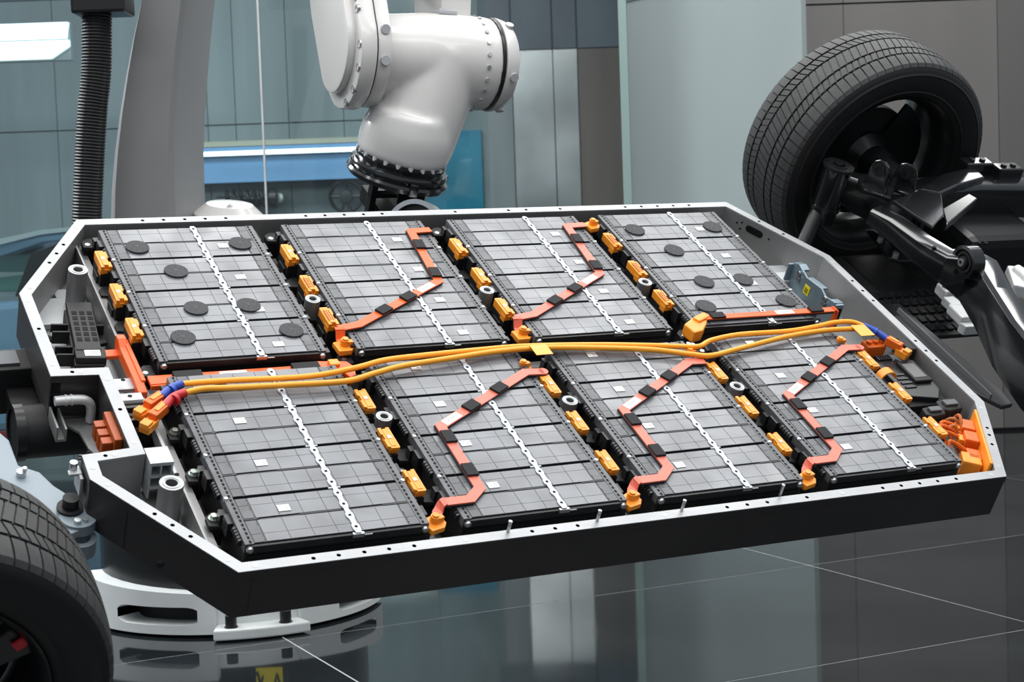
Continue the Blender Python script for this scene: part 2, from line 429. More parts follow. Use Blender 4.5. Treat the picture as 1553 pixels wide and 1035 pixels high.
for h in hp: mh.ring((h.x, h.y), HR, HR+.0006, RZ-.012, RZ-.0002, 10); mh.cyl((h.x, h.y), HR+.0006, RZ-.0125, RZ-.012, 10)
tbuild(mh, 'hole_sleeve', black, rim, label='dark bolt holes')['kind'] = 'stuff'
ms = MB()
for i in range(len(OUT)):
    a, b = Vector(offset(OUT, .0128)[i]), Vector(offset(OUT, .0128)[(i+1) % len(OUT)]); L = (b-a).length
    for t in ([.03/L, 1-.03/L] if L > .15 else [.5]):
        q = a+(b-a)*t; ms.cyl((q.x, q.y), .006, RZ, RZ+.0004, 14)
    if L > 1:
        for t in (.25, .5, .75): q = a+(b-a)*t; ms.cyl((q.x, q.y), .006, RZ, RZ+.0004, 14)
tbuild(ms, 'weld_spot', alu_lt, rim)['kind'] = 'stuff'
O2, I1 = offset(OUT, .004), offset(OUT, .019)
LIP = offset(OUT, -.001); LIP2 = offset(OUT, .003)
n = len(OUT)
for i in range(n):
    j = (i+1) % n
    tbuild(MB().prism([OUT[i], OUT[j], O2[j], O2[i]], FLZ, RZ-.004), 'outer_wall', tray_dk, smooth=0)
    tbuild(MB().prism([LIP[i], LIP[j], LIP2[j], LIP2[i]], RZ-.017, RZ-.0015), 'rim_lip', tray_dk, smooth=0)
    tbuild(MB().prism([I1[i], I1[j], INN[j], INN[i]], FLZ+.004, RZ-.004), 'inner_wall', alu_in, smooth=0)
tbuild(MB().prism(offset(OUT, .0035), FLZ+.0005, FLZ+.008), 'floor_plate', alu_in, smooth=0)
mb = MB()
for i in (0, 11):   # extrusion seams near the front left corner
    a, b = Vector(OUT[i]), Vector(OUT[(i+1) % n]); d = (b-a).normalized(); nrm = Vector((d.y, -d.x)); q = a+d*.03 if i == 0 else a+d*.1
    mb.prism([tuple(q), tuple(q+d*.0014), tuple(q+d*.0014+nrm*.0007), tuple(q+nrm*.0007)], FLZ+.002, RZ-.018)
tbuild(mb, 'weld_seam', gblack2, smooth=0)
# rails and cross members
tbuild(MB().box(-.050, -.046, -1.185, .03, FLZ+.008, -.040).box(-.050, -.024, -1.185, .03, -.060, -.057), 'side_rail', alu_in, smooth=0)
tbuild(MB().box(-.045, 1.80, -.606, -.581, FLZ+.008, -.062), 'cross_member', alu_in, smooth=0)
for i in (1, 2, 3):
    tbuild(MB().box(.46*i-.050, .46*i-.022, -1.185, .03, FLZ+.008, -.088), 'longitudinal_member', alu_in, smooth=0)
tbuild(MB().box(-.20, -.055, -.25, -.14, FLZ+.008, -.098).box(-.12, -.055, -.16, -.10, FLZ+.008, -.10), 'base_bracket', alu_lt, smooth=0, bevel=.003)
tbuild(MB().box(-.205, -.056, -.55, -.28, FLZ+.008, -.108), 'mounting_plate', alu_lt, smooth=0, bevel=.002)
tbuild(MB().box(-.115, -.058, -1.09, -.93, FLZ+.008, -.106).cyl((-.12, -.955), .035, FLZ+.008, -.108, 24), 'base_bracket', alu_lt, smooth=20)
# cast mount next to the front left sleeve, open ribbed end
mb = MB().box(-.104, -.060, -.874, -.862, -.10, -.012).box(-.104, -.060, -.862, -.85, -.10, -.012)
mb = MB().box(-.104, -.056, -.90, -.848, -.020, -.012).box(-.104, -.100, -.90, -.848, -.1, -.02).box(-.060, -.056, -.90, -.848, -.1, -.02)
mb.box(-.104, -.056, -.90, -.848, -.05, -.046).box(-.104, -.056, -.90, -.848, -.078, -.074).box(-.082, -.079, -.90, -.848, -.05, -.02).box(-.104, -.056, -.853, -.848, -.1, -.02)
tbuild(mb, 'cast_mount', alu_lt, smooth=0)
tbuild(MB().box(-.058, -.052, -.95, -.66, -.06, -.03).box(-.105, -.054, -.66, -.635, -.035, -.028).box(-.105, -.058, -.60, -.56, -.05, -.042), 'mounting_tab', alu_lt, smooth=0)
mb = MB()
for (x, y) in ((-.054, -.88), (-.054, -.92)): mb.rod((x, y, -.031), (x+.0001, y, -.0285), .005, 8)
for y in (-.585, -.645): mb.cyl((-.08, y), .005, -.028, -.0275, 10)
tbuild(mb, 'tab_holes', black)
# lifting sleeves
def sleeve(x, y, r, zt=-.004):
    s_ = tbuild(MB().ring((x, y), r*.50, r, FLZ+.008, zt, 32), 'mounting_sleeve', alu_in)
    tbuild(MB().ring((x, y), r*.5, r*.98, zt, zt+.0012, 32).ring((x, y), r*.62, r*.74, zt+.0012, zt+.0022, 32), 'sleeve_face', alu_lt, s_)
    tbuild(MB().cyl((x, y), r*.5, -.05, -.049, 20), 'sleeve_bore', black, s_)
sleeve(-.084, -.172, .0225); sleeve(-.083, -.977, .0245)
for i in (1, 2, 3): sleeve(.46*i-.030, -.345, .0185); sleeve(.46*i-.031, -.822, .0185)
# studs on the front rim
for (px, py) in ((772, 810), (908, 794), (1037, 779), (1180, 747)):
    v = tl(px, py, RZ); y = -1.232 if px < 1100 else -1.22
    mb = MB().cyl((v.x, y), .0035, RZ-.002, RZ+.022, 10).lathe([(.0035, RZ+.022), (.0045, RZ+.024), (.004, RZ+.028), (.001, RZ+.029)], 10, Matrix.Translation((v.x, y, 0)))
    tbuild(mb, 'stud', steel)
# slot with rounded ends in the rear right chamfer wall
a, b = Vector(INN[3]), Vector(INN[4]); d = (b-a).normalized(); nn = Vector((-d.y, d.x))
ZW = Matrix(((d.x, 0, nn.x, 0), (d.y, 0, nn.y, 0), (0, 1, 0, 0), (0, 0, 0, 1)))
q = tl(1137, 352, -.03); q = Vector((q.x, q.y)); t = (q-a).dot(d); o = a+d*t
sp = [(.018*sx+.011*math.cos(k), .0105*math.sin(k)) for sx, rng in ((1, (-PI/2, PI/2)), (-1, (PI/2, 3*PI/2))) for k in [rng[0]+(rng[1]-rng[0])*i/6 for i in range(7)]]
tbuild(MB().prism(sp, 0, .0012, Matrix.Translation((o.x, o.y, -.038)) @ ZW), 'cable_slot', black, smooth=0)
mb = MB()
for (dx, dz) in ((-.05, .0), (.045, .008), (.045, -.012), (.06, 0)): mb.prism([(dx+.003*math.cos(k*PI/4), dz+.003*math.sin(k*PI/4)) for k in range(8)], 0, .001, Matrix.Translation((o.x, o.y, -.038)) @ ZW)
tbuild(mb, 'slot_holes', black, smooth=0)
# notch on the left: coolant pipe, socket, floor bracket, open extrusion end
pp = spline([(-.226, -.602, -.058), (-.185, -.602, -.058), (-.160, -.603, -.062), (-.149, -.605, -.078), (-.148, -.606, -.114)], 5)
pipe = tbuild(MB().tube(pp, .0105, 14), 'coolant_pipe', castal)
tbuild(MB().rod((-.205, -.602, -.058), (-.201, -.602, -.058), .0125, 14).rod((-.193, -.602, -.058), (-.189, -.602, -.058), .0125, 14), 'pipe_bead', castal, pipe)
tbuild(MB().prism([(-.134, -.59), (-.20, -.592), (-.20, -.61), (-.178, -.64), (-.172, -.70), (-.155, -.74), (-.150, -.80), (-.134, -.84)], FLZ, FLZ+.006), 'notch_floor', alu_in, smooth=0)
sk = tbuild(MB().box(-.150, -.1335, -.80, -.70, -.085, -.022), 'charge_socket', amber, smooth=0, bevel=.003, label='amber orange socket on the notch wall')
for k in range(3):
    tbuild(MB().box(-.172, -.150, -.79+k*.029, -.768+k*.029, -.075, -.036), 'socket_key', amber, sk, smooth=0, bevel=.002)
mb = MB()
for (z0_, z1_) in ((-.118, -.09), (-.086, -.056), (-.052, -.026)): mb.box(-.230, -.211, -.5825, -.5815, z0_, z1_)
tbuild(mb, 'extrusion_chamber', black, smooth=0)
tbuild(MB().box(-.232, -.210, -.66, -.583, -.122, -.116).box(-.232, -.228, -.66, -.583, -.116, -.085).box(-.214, -.210, -.66, -.583, -.116, -.09), 'extrusion_foot', alu_in, smooth=0)
br = tbuild(MB().prism([(-.243, -.86), (-.243, -.905), (-.236, -.905), (-.236, -.86)], -.075, -.03).box(-.262, -.236, -.89, -.875, -.034, -.028), 'lug_bracket', alu_lt, smooth=0, bevel=.002)
tbuild(MB().cyl((-.25, -.872), .008, -.028, -.012, 12), 'lug_bolt', steel, br)
tbuild(MB().rod((.9, -1.15, FLZ-.006), (.9, -1.15, FLZ+.001), .02, 16).rod((.35, -1.18, FLZ-.006), (.35, -1.18, FLZ+.001), .02, 16).rod((1.45, -1.18, FLZ-.006), (1.45, -1.18, FLZ+.001), .02, 16), 'drain_plug', gblack2)
for (x, y, ex, ey) in ((-.115, -1.0955, -.55, -.83),):
    tbuild(MB().rod((x-.022, y-.032, -.075), (x-.026, y-.038, -.075), .007, 10), 'wall_plug', gblack2)

# ------------------------------------------------------------------ battery modules
MW, MD, MH = .3888, .5662, .102
S8 = MD/8
hx, hy = MW/2, MD/2
me = {}
me['housing'] = MB().box(-hx+.004, hx-.004, -hy+.002, hy-.002, 0, MH-.016).mesh('housing', plast_m, 0)
mb = MB().box(-hx+.012, hx-.012, -hy-.001, -hy+.003, .012, MH-.028)
for k in range(9):
    x = -hx+.03+k*.041
    mb.prism([(x, .02), (x+.02, .06), (x+.024, .06), (x+.004, .02)], -.001, .003, Matrix.Translation((0, -hy, 0)) @ Matrix.Rotation(PI/2, 4, 'X'))
me['front_plate'] = mb.mesh('front_plate', gblack2, 0)
me['front_beam'] = MB().box(-hx+.006, hx-.006, -hy-.003, -hy+.004, MH-.020, MH-.004).mesh('front_beam', plast, 0, .001)
def strip_mesh(kind):
    # one film cover strip; kind 0 has its back edge at a thick seam, kind 1 its front edge; the other edge is stepped by tabs
    th, tn = .0042, .0016
    y0, y1 = -S8/2, S8/2
    x0, x1 = -hx+.021, hx-.021
    lo_ = y0+(th if kind == 1 else tn); hi_ = y1-(th if kind == 0 else tn)
    st = [(-.145, .0), (-.14, 1), (-.06, 1), (-.055, 0), (.035, 0), (.04, 1), (.115, 1), (.12, 0)]
    if kind == 0: pts = [(x0, lo_)]+[(x, lo_+.0035*s_) for x, s_ in st]+[(x1, lo_), (x1, hi_), (x0, hi_)]
    else: pts = [(x0, lo_), (x1, lo_), (x1, hi_)]+[(x, hi_+.0035*s_) for x, s_ in st[::-1]]+[(x0, hi_)]
    return MB().prism(pts, MH-.017, MH-.0014).mesh('cell_cover', cover_b, 0)
me['strip0'], me['strip1'] = strip_mesh(0), strip_mesh(1)
colx = [-hx+.022, -hx+.047] + [-hx+.047+(MW-.094)*k/6 for k in range(1, 6)] + [hx-.047, hx-.022]
def panel_mesh(w, d): return MB().box(-w/2+.00055, w/2-.00055, -d/2+.00045, d/2-.00045, 0, .0009).mesh('cover_panel', cover, 0)
def panel_j(w, d, s_):  # end panel whose inner edge is jagged
    return MB().prism([(-w/2+.0006, -d/2+.0005), (w/2-.0042, -d/2+.0005), (w/2-.0042+.0022*s_, -d*.18), (w/2-.0020, d*.02), (w/2-.0052, d*.14), (w/2-.0030, d/2-.0005), (-w/2+.0006, d/2-.0005)], 0, .0009).mesh('cover_panel', cover, 0)
PD = (.0235, .0405)
for k in range(8):
    w = colx[k+1]-colx[k]
    for r in (0, 1):
        me['p', k, r] = panel_mesh(w, PD[r]) if k not in (0, 7) else panel_j(w, PD[r], r)
        if k in (0, 7): me['p', k, r].materials[0] = cover_e
mb = MB()
for k in range(44):
    y = -hy+.008+k*(MD-.016)/43
    mb.box(-.0023, .0023, y-.0038, y+.0038, 0, .0006)
me['slot_row'] = mb.mesh('slot_row', black, 0)
me['end_strip'] = MB().box(-.009, .009, -hy+.002, hy-.002, MH-.022, MH-.001).mesh('end_strip', cover_e, 0)
mb = MB()
for p in range(4):
    yb = -hy+p*MD/4
    for k in range(5): mb.rod((0, yb+.020+k*.009, 0), (0, yb+.026+k*.009, 0), .0075, 8)
    mb.box(-.010, .004, yb+.075, yb+.105, -.03, .004); mb.box(-.014, 0, yb+.110, yb+.128, -.05, -.002)
me['hinge_row'] = mb.mesh('hinge_row', plast, 40)
me['seam_pin'] = MB().lathe([(.0001, -.004), (.0052, -.004), (.0058, 0), (.004, .003), (.0001, .0042)], 10).mesh('seam_pin', steel)
me['corner_bolt'] = MB().lathe([(.0075, -.004), (.0075, .001), (.0055, .004), (.0030, .0045), (.0028, .002), (.0001, .002)], 12).mesh('corner_bolt', steel)
# strap: narrow strip that widens round each hole
NH = 16; pts = []; rs = []
for k in range(NH):
    y = -hy+.014+k*(MD-.028)/(NH-1)
    pts += [(.0050, y-.011), (.0080, y-.0045), (.0080, y+.0045), (.0050, y+.011)]
pts[0] = (.0055, -hy-.004); pts[-1] = (.0045, hy-.001)
me['strap'] = MB().prism([(x, y) for x, y in pts]+[(-x, y) for x, y in pts[::-1]], MH+.0006, MH+.0022).mesh('centre_strap', strap_m, 0)
mb = MB()
for k in range(NH): mb.cyl((0, -hy+.014+k*(MD-.028)/(NH-1)), .0035, MH+.0022, MH+.0027, 8)
me['strap_holes'] = mb.mesh('strap_holes', black, 0)
mb = MB()
for p in (1, 2, 3): mb.box(-.013, .013, -hy+p*MD/4-.002, -hy+p*MD/4+.001, MH-.001, MH+.0008)
me['strap_clip'] = mb.mesh('strap_clip', strap_m, 0)
me['front_clip'] = MB().box(-.012, .012, -hy-.006, -hy+.001, MH-.010, MH-.0005).box(.013, .030, -hy-.0045, -hy, MH-.008, MH-.005).mesh('front_clip', steel, 0, .001)
me['label'] = MB().box(-.0125, .0125, -.0095, .0095, 0, .0006).mesh('label', label_m, 0)
mb = MB()
for k in range(3): mb.box(.001, .009, -.005+k*.004, -.003+k*.004, .0006, .0008)
mb.box(-.009, -.003, .004, .0055, .0006, .0008)
me['print'] = mb.mesh('label_print', label_g, 0)
# terminal covers: +y is the far end
def tcov(kind):
    pts = [(-.012, -.036), (-.004, -.036), (-.004, -.030), (.006, -.030), (.006, -.036), (.014, -.036), (.014, -.014), (.010, -.012), (.010, .004), (.014, .006), (.014, .030), (.008, .032), (.008, .037), (-.010, .037), (-.012, .034)]
    mb = MB().prism(pts, -.014, .006)
    mb.prism([(-.013, -.034), (.0135, -.034), (.0135, -.016), (.009, -.012), (-.013, -.012)], -.020, -.004)
    mb.box(-.006, .006, -.030, .030, .006, .0078)
    if kind: mb.bm.free(); mb = MB().prism(pts, -.003, .006).box(-.011, .011, -.033, .033, -.012, -.002).box(-.006, .006, -.030, .030, .006, .0072)
    return mb.mesh('terminal_cover', orange, 0, .0012)
me['tc'], me['tc1'] = tcov(0), tcov(1)
mb = MB()
for i in range(3):
    for j in range(6): mb.box(-.0085+i*.0058, -.0052+i*.0058, -.021+j*.0074, -.0165+j*.0074, .0078, .0085)
me['waffle'] = mb.mesh('vent_holes', mat('shadow_orange', (.35, .08, .01), .6), 0)
me['dot'] = MB().box(-.004, .004, -.005, .005, .0078, .0084).mesh('cover_label', label_m, 0)
me['term_base'] = MB().box(-.012, .012, -.035, .035, -.05, -.0135).box(-.016, -.010, -.02, .02, -.07, -.03).mesh('terminal_base', plast_m, 0, .002)
me['foot'] = MB().prism([(-.016, -.014), (.016, -.02), (.016, .026), (-.002, .026), (-.016, .012)], -.010, 0).box(-.012, .016, -.012, .018, -.055, -.01).mesh('mounting_foot', plast_m, 0, .002)
me['foot_hole'] = MB().ring((-.004, -.003), .003, .006, 0, .001, 14).cyl((-.004, -.003), .003, 0, .0012, 10).mesh('foot_bush', steel)
me['hexbolt'] = MB().cyl((0, 0), .0105, 0, .003, 16).cyl((0, 0), .0072, .003, .010, 6).mesh('hex_bolt', gal, 30)
POSN = ['leftmost', 'second from left', 'third from left', 'rightmost']
MLAB = {(0, 0): 'leftmost back battery module, foam discs on top, orange terminal covers at left',
        (0, 1): 'back battery module under the zigzag busbar whose rear half is bright orange-red',
        (0, 2): 'back battery module under the salmon zigzag busbar with a rear orange plug',
        (0, 3): 'rightmost back battery module, foam discs on top, red straight busbar along front',
        (1, 0): 'leftmost front battery module, no zigzag busbar, two orange cables over its rear edge',
        (1, 1): 'second front battery module from left, under a salmon zigzag busbar',
        (1, 2): 'third front battery module from left, under a salmon zigzag busbar',
        (1, 3): 'rightmost front battery module, salmon zigzag busbar, beside black control electronics box'}
for row in (0, 1):
    for i in range(4):
        cx_, cy_ = .46*i+hx, -(hy if row == 0 else .6215+hy)
        t = thing('battery_module', MLAB[row, i], 'battery module', at(cx_, cy_, -MH), 'battery modules in the tray')
        put('housing', me['housing'], t); put('front_plate', me['front_plate'], t); put('front_beam', me['front_beam'], t)
        for s_ in range(8):
            kind = s_ % 2           # from the front: strip 0 front edge at the module edge
            kind = 1 if s_ % 2 == 0 else 0
            yc = -hy+S8*(s_+.5)
            c = put('cell_cover', me['strip%d' % kind], t, loc=(0, yc, 0))
            big = 1
            th, tn = .0042, .0016
            lo_ = -S8/2+(th if kind == 1 else tn+.0035); hi_ = S8/2-(th if kind == 0 else tn)
            if kind == 1: hi_ -= 0
            sc = (hi_-lo_)/sum(PD)
            order = (0, 1) if kind == 1 else (1, 0)      # narrow row beside the thick seam
            y = lo_
            for r in order:
                d = PD[r]*sc
                for k in range(8):
                    o = put('cover_panel', me['p', k, r], c, loc=((colx[k]+colx[k+1])/2, y+d/2, MH-.0014))
                    o.scale = (1, sc, 1)
                    if k == 7: o.rotation_euler = (0, 0, PI)
                y += d
        for sx in (-1, 1):
            e = put('end_strip', me['end_strip'], t, loc=(sx*(hx-.0115), 0, 0))
            put('slot_row', me['slot_row'], e, loc=(-sx*.003, 0, MH-.001))
            put('hinge_row', me['hinge_row'], t, loc=(sx*(hx-.001), 0, MH-.012), rot=(0, 0, 0 if sx < 0 else PI))
            for p in (1, 2, 3): put('seam_pin', me['seam_pin'], t, loc=(sx*(hx-.006), -hy+p*MD/4, MH-.001))
            put('corner_bolt', me['corner_bolt'], t, loc=(sx*(hx-.012), -hy-.003, MH-.012), rot=(PI/2, 0, 0))
        xs_ = .2326-hx
        put('centre_strap', me['strap'], t, loc=(xs_, 0, 0), label='white metal strap with holes')
        put('strap_holes', me['strap_holes'], t, loc=(xs_, 0, 0))
        put('strap_clip', me['strap_clip'], t, loc=(xs_, 0, 0)); put('front_clip', me['front_clip'], t, loc=(xs_, 0, 0))
        lx, ly = (.284, (-.095, -.240, -.383, -.528)) if row == 0 else (.110, (-.034, -.178, -.324, -.471))
        for y in ly:
            l = put('label', me['label'], t, loc=(lx-hx, y+hy, MH+.0004)); put('label_print', me['print'], l)
        for j, y in enumerate((-.131, -.277, -.422) if row == 0 else (-.138, -.282, -.430)):
            x = (-.017 if row == 0 else .408)-hx
            o = put('terminal_cover', me['tc' if row == 0 else 'tc1'], t, loc=(x, y+hy, MH-.008 if row == 0 else MH-.004), rot=(0, 0, 0 if row == 0 else PI), label='orange terminal cover')
            put('terminal_base', me['term_base'], o)
            if row == 0 and ((i == 1 and j > 0) or i == 3): put('vent_holes', me['waffle'], o)
            else: put('cover_label', me['dot'], o)
        fx = -hx-.020 if row == 0 else hx+.018
        for y in (-.012, -.556) if row == 0 else (-.22, -.36):
            f = put('mounting_foot', me['foot'], t, loc=(fx, y+hy, MH-.032), rot=(0, 0, 0 if row == 0 else PI)); put('foot_bush', me['foot_hole'], f)
        for y in (-.20, -.35) if row == 0 else ():
            f = put('mounting_foot', me['foot'], t, loc=(fx, y+hy, MH-.05))
        for y in (-.155, -.297, -.440) if row == 1 else ():
            f = put('mounting_foot', me['foot'], t, loc=(-hx-.016, y+hy, MH-.040))
            if i == 0: put('hex_bolt', me['hexbolt'], f, loc=(-.001, .006, 0))
# ------------------------------------------------------------------ foam discs on two of the back modules
dk = MB().lathe([(.0001, 0), (.0275, 0), (.0282, .0012), (.0278, .0036), (.0001, .0040)], 32).mesh('foam_disc', foam, 40)
dn = MB().lathe([(.0001, .0040), (.0055, .0040), (.0050, .0044), (.0001, .0044)], 16).mesh('centre_nub', mat('pale_foam_nub', (.075, .074, .068), .8))
where = {(.074, -.091): 'at the rear left corner', (.329, -.090): 'at the rear right corner', (.137, -.205): 'left of the strap, in the second pair of covers', (.139, -.367): 'left of the strap, in the third pair of covers',
         (.264, -.366): 'just right of the strap, in the third pair of covers', (.077, -.482): 'nearest the front left corner', (.331, -.479): 'nearest the front right corner'}
for i, nm in ((0, 'leftmost'), (3, 'rightmost')):
    for (x, y), w in where.items():
        if (x, y) == (.137, -.205): w = 'left of the strap, second from rear'
        if (x, y) == (.139, -.367): w = 'left of the strap, third from rear'
        if (x, y) == (.264, -.366): w = 'just right of the strap'
        d = thing('foam_disc', 'dark foam disc %s of the %s back module' % (w, nm), 'foam disc', at(.46*i+x, y, .0006), 'foam discs on the back modules')
        put('disc', dk, d); put('centre_nub', dn, d)

# ------------------------------------------------------------------ busbars
def along(pts, t):
    P = [Vector((p[0], p[1])) for p in pts]; k = int(t); d = (P[k+1]-P[k]); return P[k]+d*(t-k), math.atan2(d.y, d.x)
def bar(name, label, pts, m, w, pads, lab, z=.0045, th=.0035, base=None):
    b = base or (sum(p[0] for p in pts)/len(pts), sum(p[1] for p in pts)/len(pts))
    t = thing(name, label, 'busbar', at(b[0], b[1], .002), 'busbars over the battery modules')
    q = [(p[0]-b[0], p[1]-b[1]) for p in pts]; o = -.002
    MB().prism(ribbon(q, w), z+o, z+th+o).build('bar', m, t, 0, bevel=.0006)
    MB().prism([(x-.0022, y-.0012) for x, y in ribbon(q, w)], .0+o+.0014, z+o-.0002).build('insulator', foam_b, t, 0)
    for tt in pads:
        p, a = along(q, tt)
        MB().box(-.020, .020, -w/2-.0015, w/2+.0015, z+th+o, z+th+.006+o, Matrix.Translation((p.x, p.y, 0)) @ Matrix.Rotation(a, 4, 'Z')).build('foam_pad', foam_b, t, 0, bevel=.0006)
    if lab is not None:
        p, a = along(q, lab)
        l = MB().box(-.028, .028, -w*.42, w*.42, z+th+o, z+th+.0006+o, Matrix.Translation((p.x, p.y, 0)) @ Matrix.Rotation(a, 4, 'Z')).build('label', label_m, t, 0)
        mb = MB()
        for k in range(3): mb.box(-.010+k*.009, -.005+k*.009, -.004, .003, z+th+.0006+o, z+th+.0008+o, Matrix.Translation((p.x, p.y, 0)) @ Matrix.Rotation(a, 4, 'Z'))
        mb.build('label_print', label_g, l, 0)
    return t, b
def plug(t, b, x, y, m, dz=-.012, rot=0, s=1.0):
    T = Matrix.Translation((x-b[0], y-b[1], dz)) @ Matrix.Rotation(rot, 4, 'Z') @ Matrix.Diagonal((s, s, s, 1))
    p = MB().prism([(-.020, -.018), (.008, -.020), (.020, -.010), (.020, .014), (.012, .020), (-.020, .016)], -.012, -.001, T).box(-.015, .015, -.013, .010, -.019, -.011, T).build('terminal_cap', m, t, 0, bevel=.002, label='orange terminal cap')
    MB().cyl((0, .002), .009, -.002, .012, 16, T).cyl((0, .002), .0065, .012, .016, 16, T).box(.004, .016, -.006, .004, -.002, .010, T).build('cap_knob', orange, p)
W_ = .0225
def dropbar(t, b, pts3, m, w):
    # bar end folding down: list of (x, y, z) centre points swept with width w across y
    mb = MB(); vs = []
    for (x, y, z, nx, ny) in pts3:
        a = Vector((x-b[0]-ny*w/2, y-b[1]+nx*w/2, z-.002)); c = Vector((x-b[0]+ny*w/2, y-b[1]-nx*w/2, z-.002)); vs.append((a, c))
    T_ = .0035
    for i in range(len(vs)-1):
        (a, c), (e, f) = vs[i], vs[i+1]
        d = ((e+f)/2-(a+c)/2); nrm = d.cross(c-a).normalized()*T_
        q = [mb.bm.verts.new(v) for v in (a, c, f, e)]; r = [mb.bm.verts.new(v-nrm) for v in (a, c, f, e)]
        mb.bm.faces.new(q); mb.bm.faces.new(r[::-1])
        for k in range(4): mb.bm.faces.new((q[k], q[(k+1) % 4], r[(k+1) % 4], r[k]))
    mb.build('folded_end', m, t, 0)
# zigzag bars on back modules
for i, m, lb_ in ((1, redor, 'orange-red zigzag busbar on the second back module, rear end open'), (2, salmon, 'salmon zigzag busbar on the third back module, plug at its rear end')):
    x0 = .46*(i-1)
    pts = [(x0+.846, -.055), (x0+.790, -.062), (x0+.772, -.088), (x0+.770, -.306), (x0+.545, -.445), (x0+.492, -.482), (x0+.444, -.486)]
    pts = [(x0+.850, -.062), (x0+.793, -.066), (x0+.771, -.308), (x0+.495, -.479), (x0+.442, -.489)]
    t, b = bar('busbar', lb_, pts, m, W_, (1.30, 1.86, 2.40, 2.70), 2.17)
    dropbar(t, b, [(x0+.442, -.489, .0075, 0, -1), (x0+.442, -.498, .006, 0, -1), (x0+.442, -.508, -.012, 0, -1), (x0+.442, -.520, -.016, 0, -1)], m, W_)
    plug(t, b, x0+.443, -.534, orange, -.012, .1, 1.1)
    if i == 2: plug(t, b, x0+.872, -.064, orange, .006, .3, 1.0)
# zigzag bars on front modules
for i, w in ((1, 'second front module from left'), (2, 'third front module from left'), (3, 'rightmost front module')):
    x0 = .46*(i-1)
    pts = [(x0+.868, -.716), (x0+.822, -.714), (x0+.535, -.886), (x0+.533, -1.104), (x0+.498, -1.135), (x0+.441, -1.136)]
    if i == 2: pts[0] = (x0+.85, -.724); pts[1] = (x0+.806, -.722)
    t, b = bar('busbar', 'salmon zigzag busbar lying across the %s' % w, pts, salmon, W_+.001, (1.33, 1.66, 2.20, 2.74), 1.88)
    if i != 2:
        MB().cyl((x0+.868-b[0], -.716-b[1]), .0118, .0025, .006, 20).build('round_end', salmon, t)
    dropbar(t, b, [(x0+.441, -1.136, .0078, -1, 0), (x0+.433, -1.138, .004, -1, -.1), (x0+.428, -1.142, -.008, -1, -.3), (x0+.420, -1.150, -.012, -.8, -.6), (x0+.412, -1.164, -.012, -.3, -.95)], salmon, W_)
    plug(t, b, x0+.404, -1.176, orange, -.010, .3, 1.1)
    plug(t, b, x0+.836, -.676, orange, -.006, .2, 1.0)
# straight bar at the front edge of the rightmost back module
t, b = bar('busbar', 'red straight busbar along the front edge of the rightmost back module', [(1.41, -.540), (1.822, -.540)], redor, .020, (.11, .86), .62, z=.005)
T = Matrix.Translation((1.385-b[0], -.552-b[1], 0)) @ Matrix.Rotation(.45, 4, 'Z')
MB().prism([(-.050, -.030), (-.020, -.036), (.012, -.024), (.045, -.008), (.045, .012), (.010, .016), (-.040, .010)], -.028, .004, T).box(.0, .05, -.010, .012, .002, .010, T).build('terminal_cap', orange, t, 0, bevel=.004, label='bright orange end cap')
dropbar(t, b, [(1.822, -.540, .0085, 1, 0), (1.832, -.540, .006, 1, 0), (1.835, -.540, -.03, 1, 0), (1.835, -.540, -.06, 1, 0)], redor, .020)
# straight bar behind the first front module: fused at the left to the junction box
b = (.19, -.61)
t = thing('busbar', 'orange-red busbar from the black junction box along the row gap', 'busbar', at(b[0], b[1], -.06), 'busbars over the battery modules')
def L_(x, y, z): return (x-b[0], y-b[1], z+.06)
def lbox(x0, x1, y0, y1, z0, z1): return MB().box(x0-b[0], x1-b[0], y0-b[1], y1-b[1], z0+.06, z1+.06)
lbox(-.030, .372, -.622, -.590, -.026, -.018).build('bar', redor, t, 0, bevel=.002)
lbox(-.030, .372, -.626, -.620, -.032, -.020).build('front_lip', redor, t, 0, bevel=.002)
lbox(-.088, -.050, -.464, -.438, -.058, -.048).build('end_tab', redor, t, 0, bevel=.002)
RYZ = Matrix(((0, 0, 1, 0), (1, 0, 0, 0), (0, 1, 0, 0), (0, 0, 0, 1)))       # prism (x,y)->(y,z), extruded along x
MB().prism([(-.425, -.018), (-.445, -.016), (-.465, -.026), (-.60, -.026), (-.632, -.030), (-.640, -.095), (-.622, -.098), (-.600, -.056), (-.470, -.056), (-.44, -.060), (-.425, -.050)], -.058, -.038, Matrix.Translation((-b[0], -b[1], .06)) @ RYZ).build('side_plate', redor, t, 0, bevel=.003)
lbox(-.044, -.034, -.60, -.44, -.030, -.022).build('side_ridge', redor, t, 0, bevel=.003)
for x in (.055, .325): lbox(x-.032, x+.032, -.620, -.592, -.018, -.008).build('foam_pad', foam_b, t, 0, bevel=.002)
l = lbox(.128, .190, -.617, -.594, -.018, -.0172).build('label', label_m, t, 0); lbox(.135, .150, -.611, -.600, -.0172, -.0169).build('label_print', label_g, l, 0)
MB().prism([(.355, -.588), (.425, -.596), (.436, -.620), (.428, -.652), (.412, -.662), (.404, -.640), (.355, -.630)], .026, .05, Matrix.Translation((-b[0], -b[1], 0))).build('terminal_cap', redor, t, 0, bevel=.004)
lbox(.378, .402, -.618, -.596, -.010, -.002).build('cap_ridge', orange, t, 0, bevel=.003)

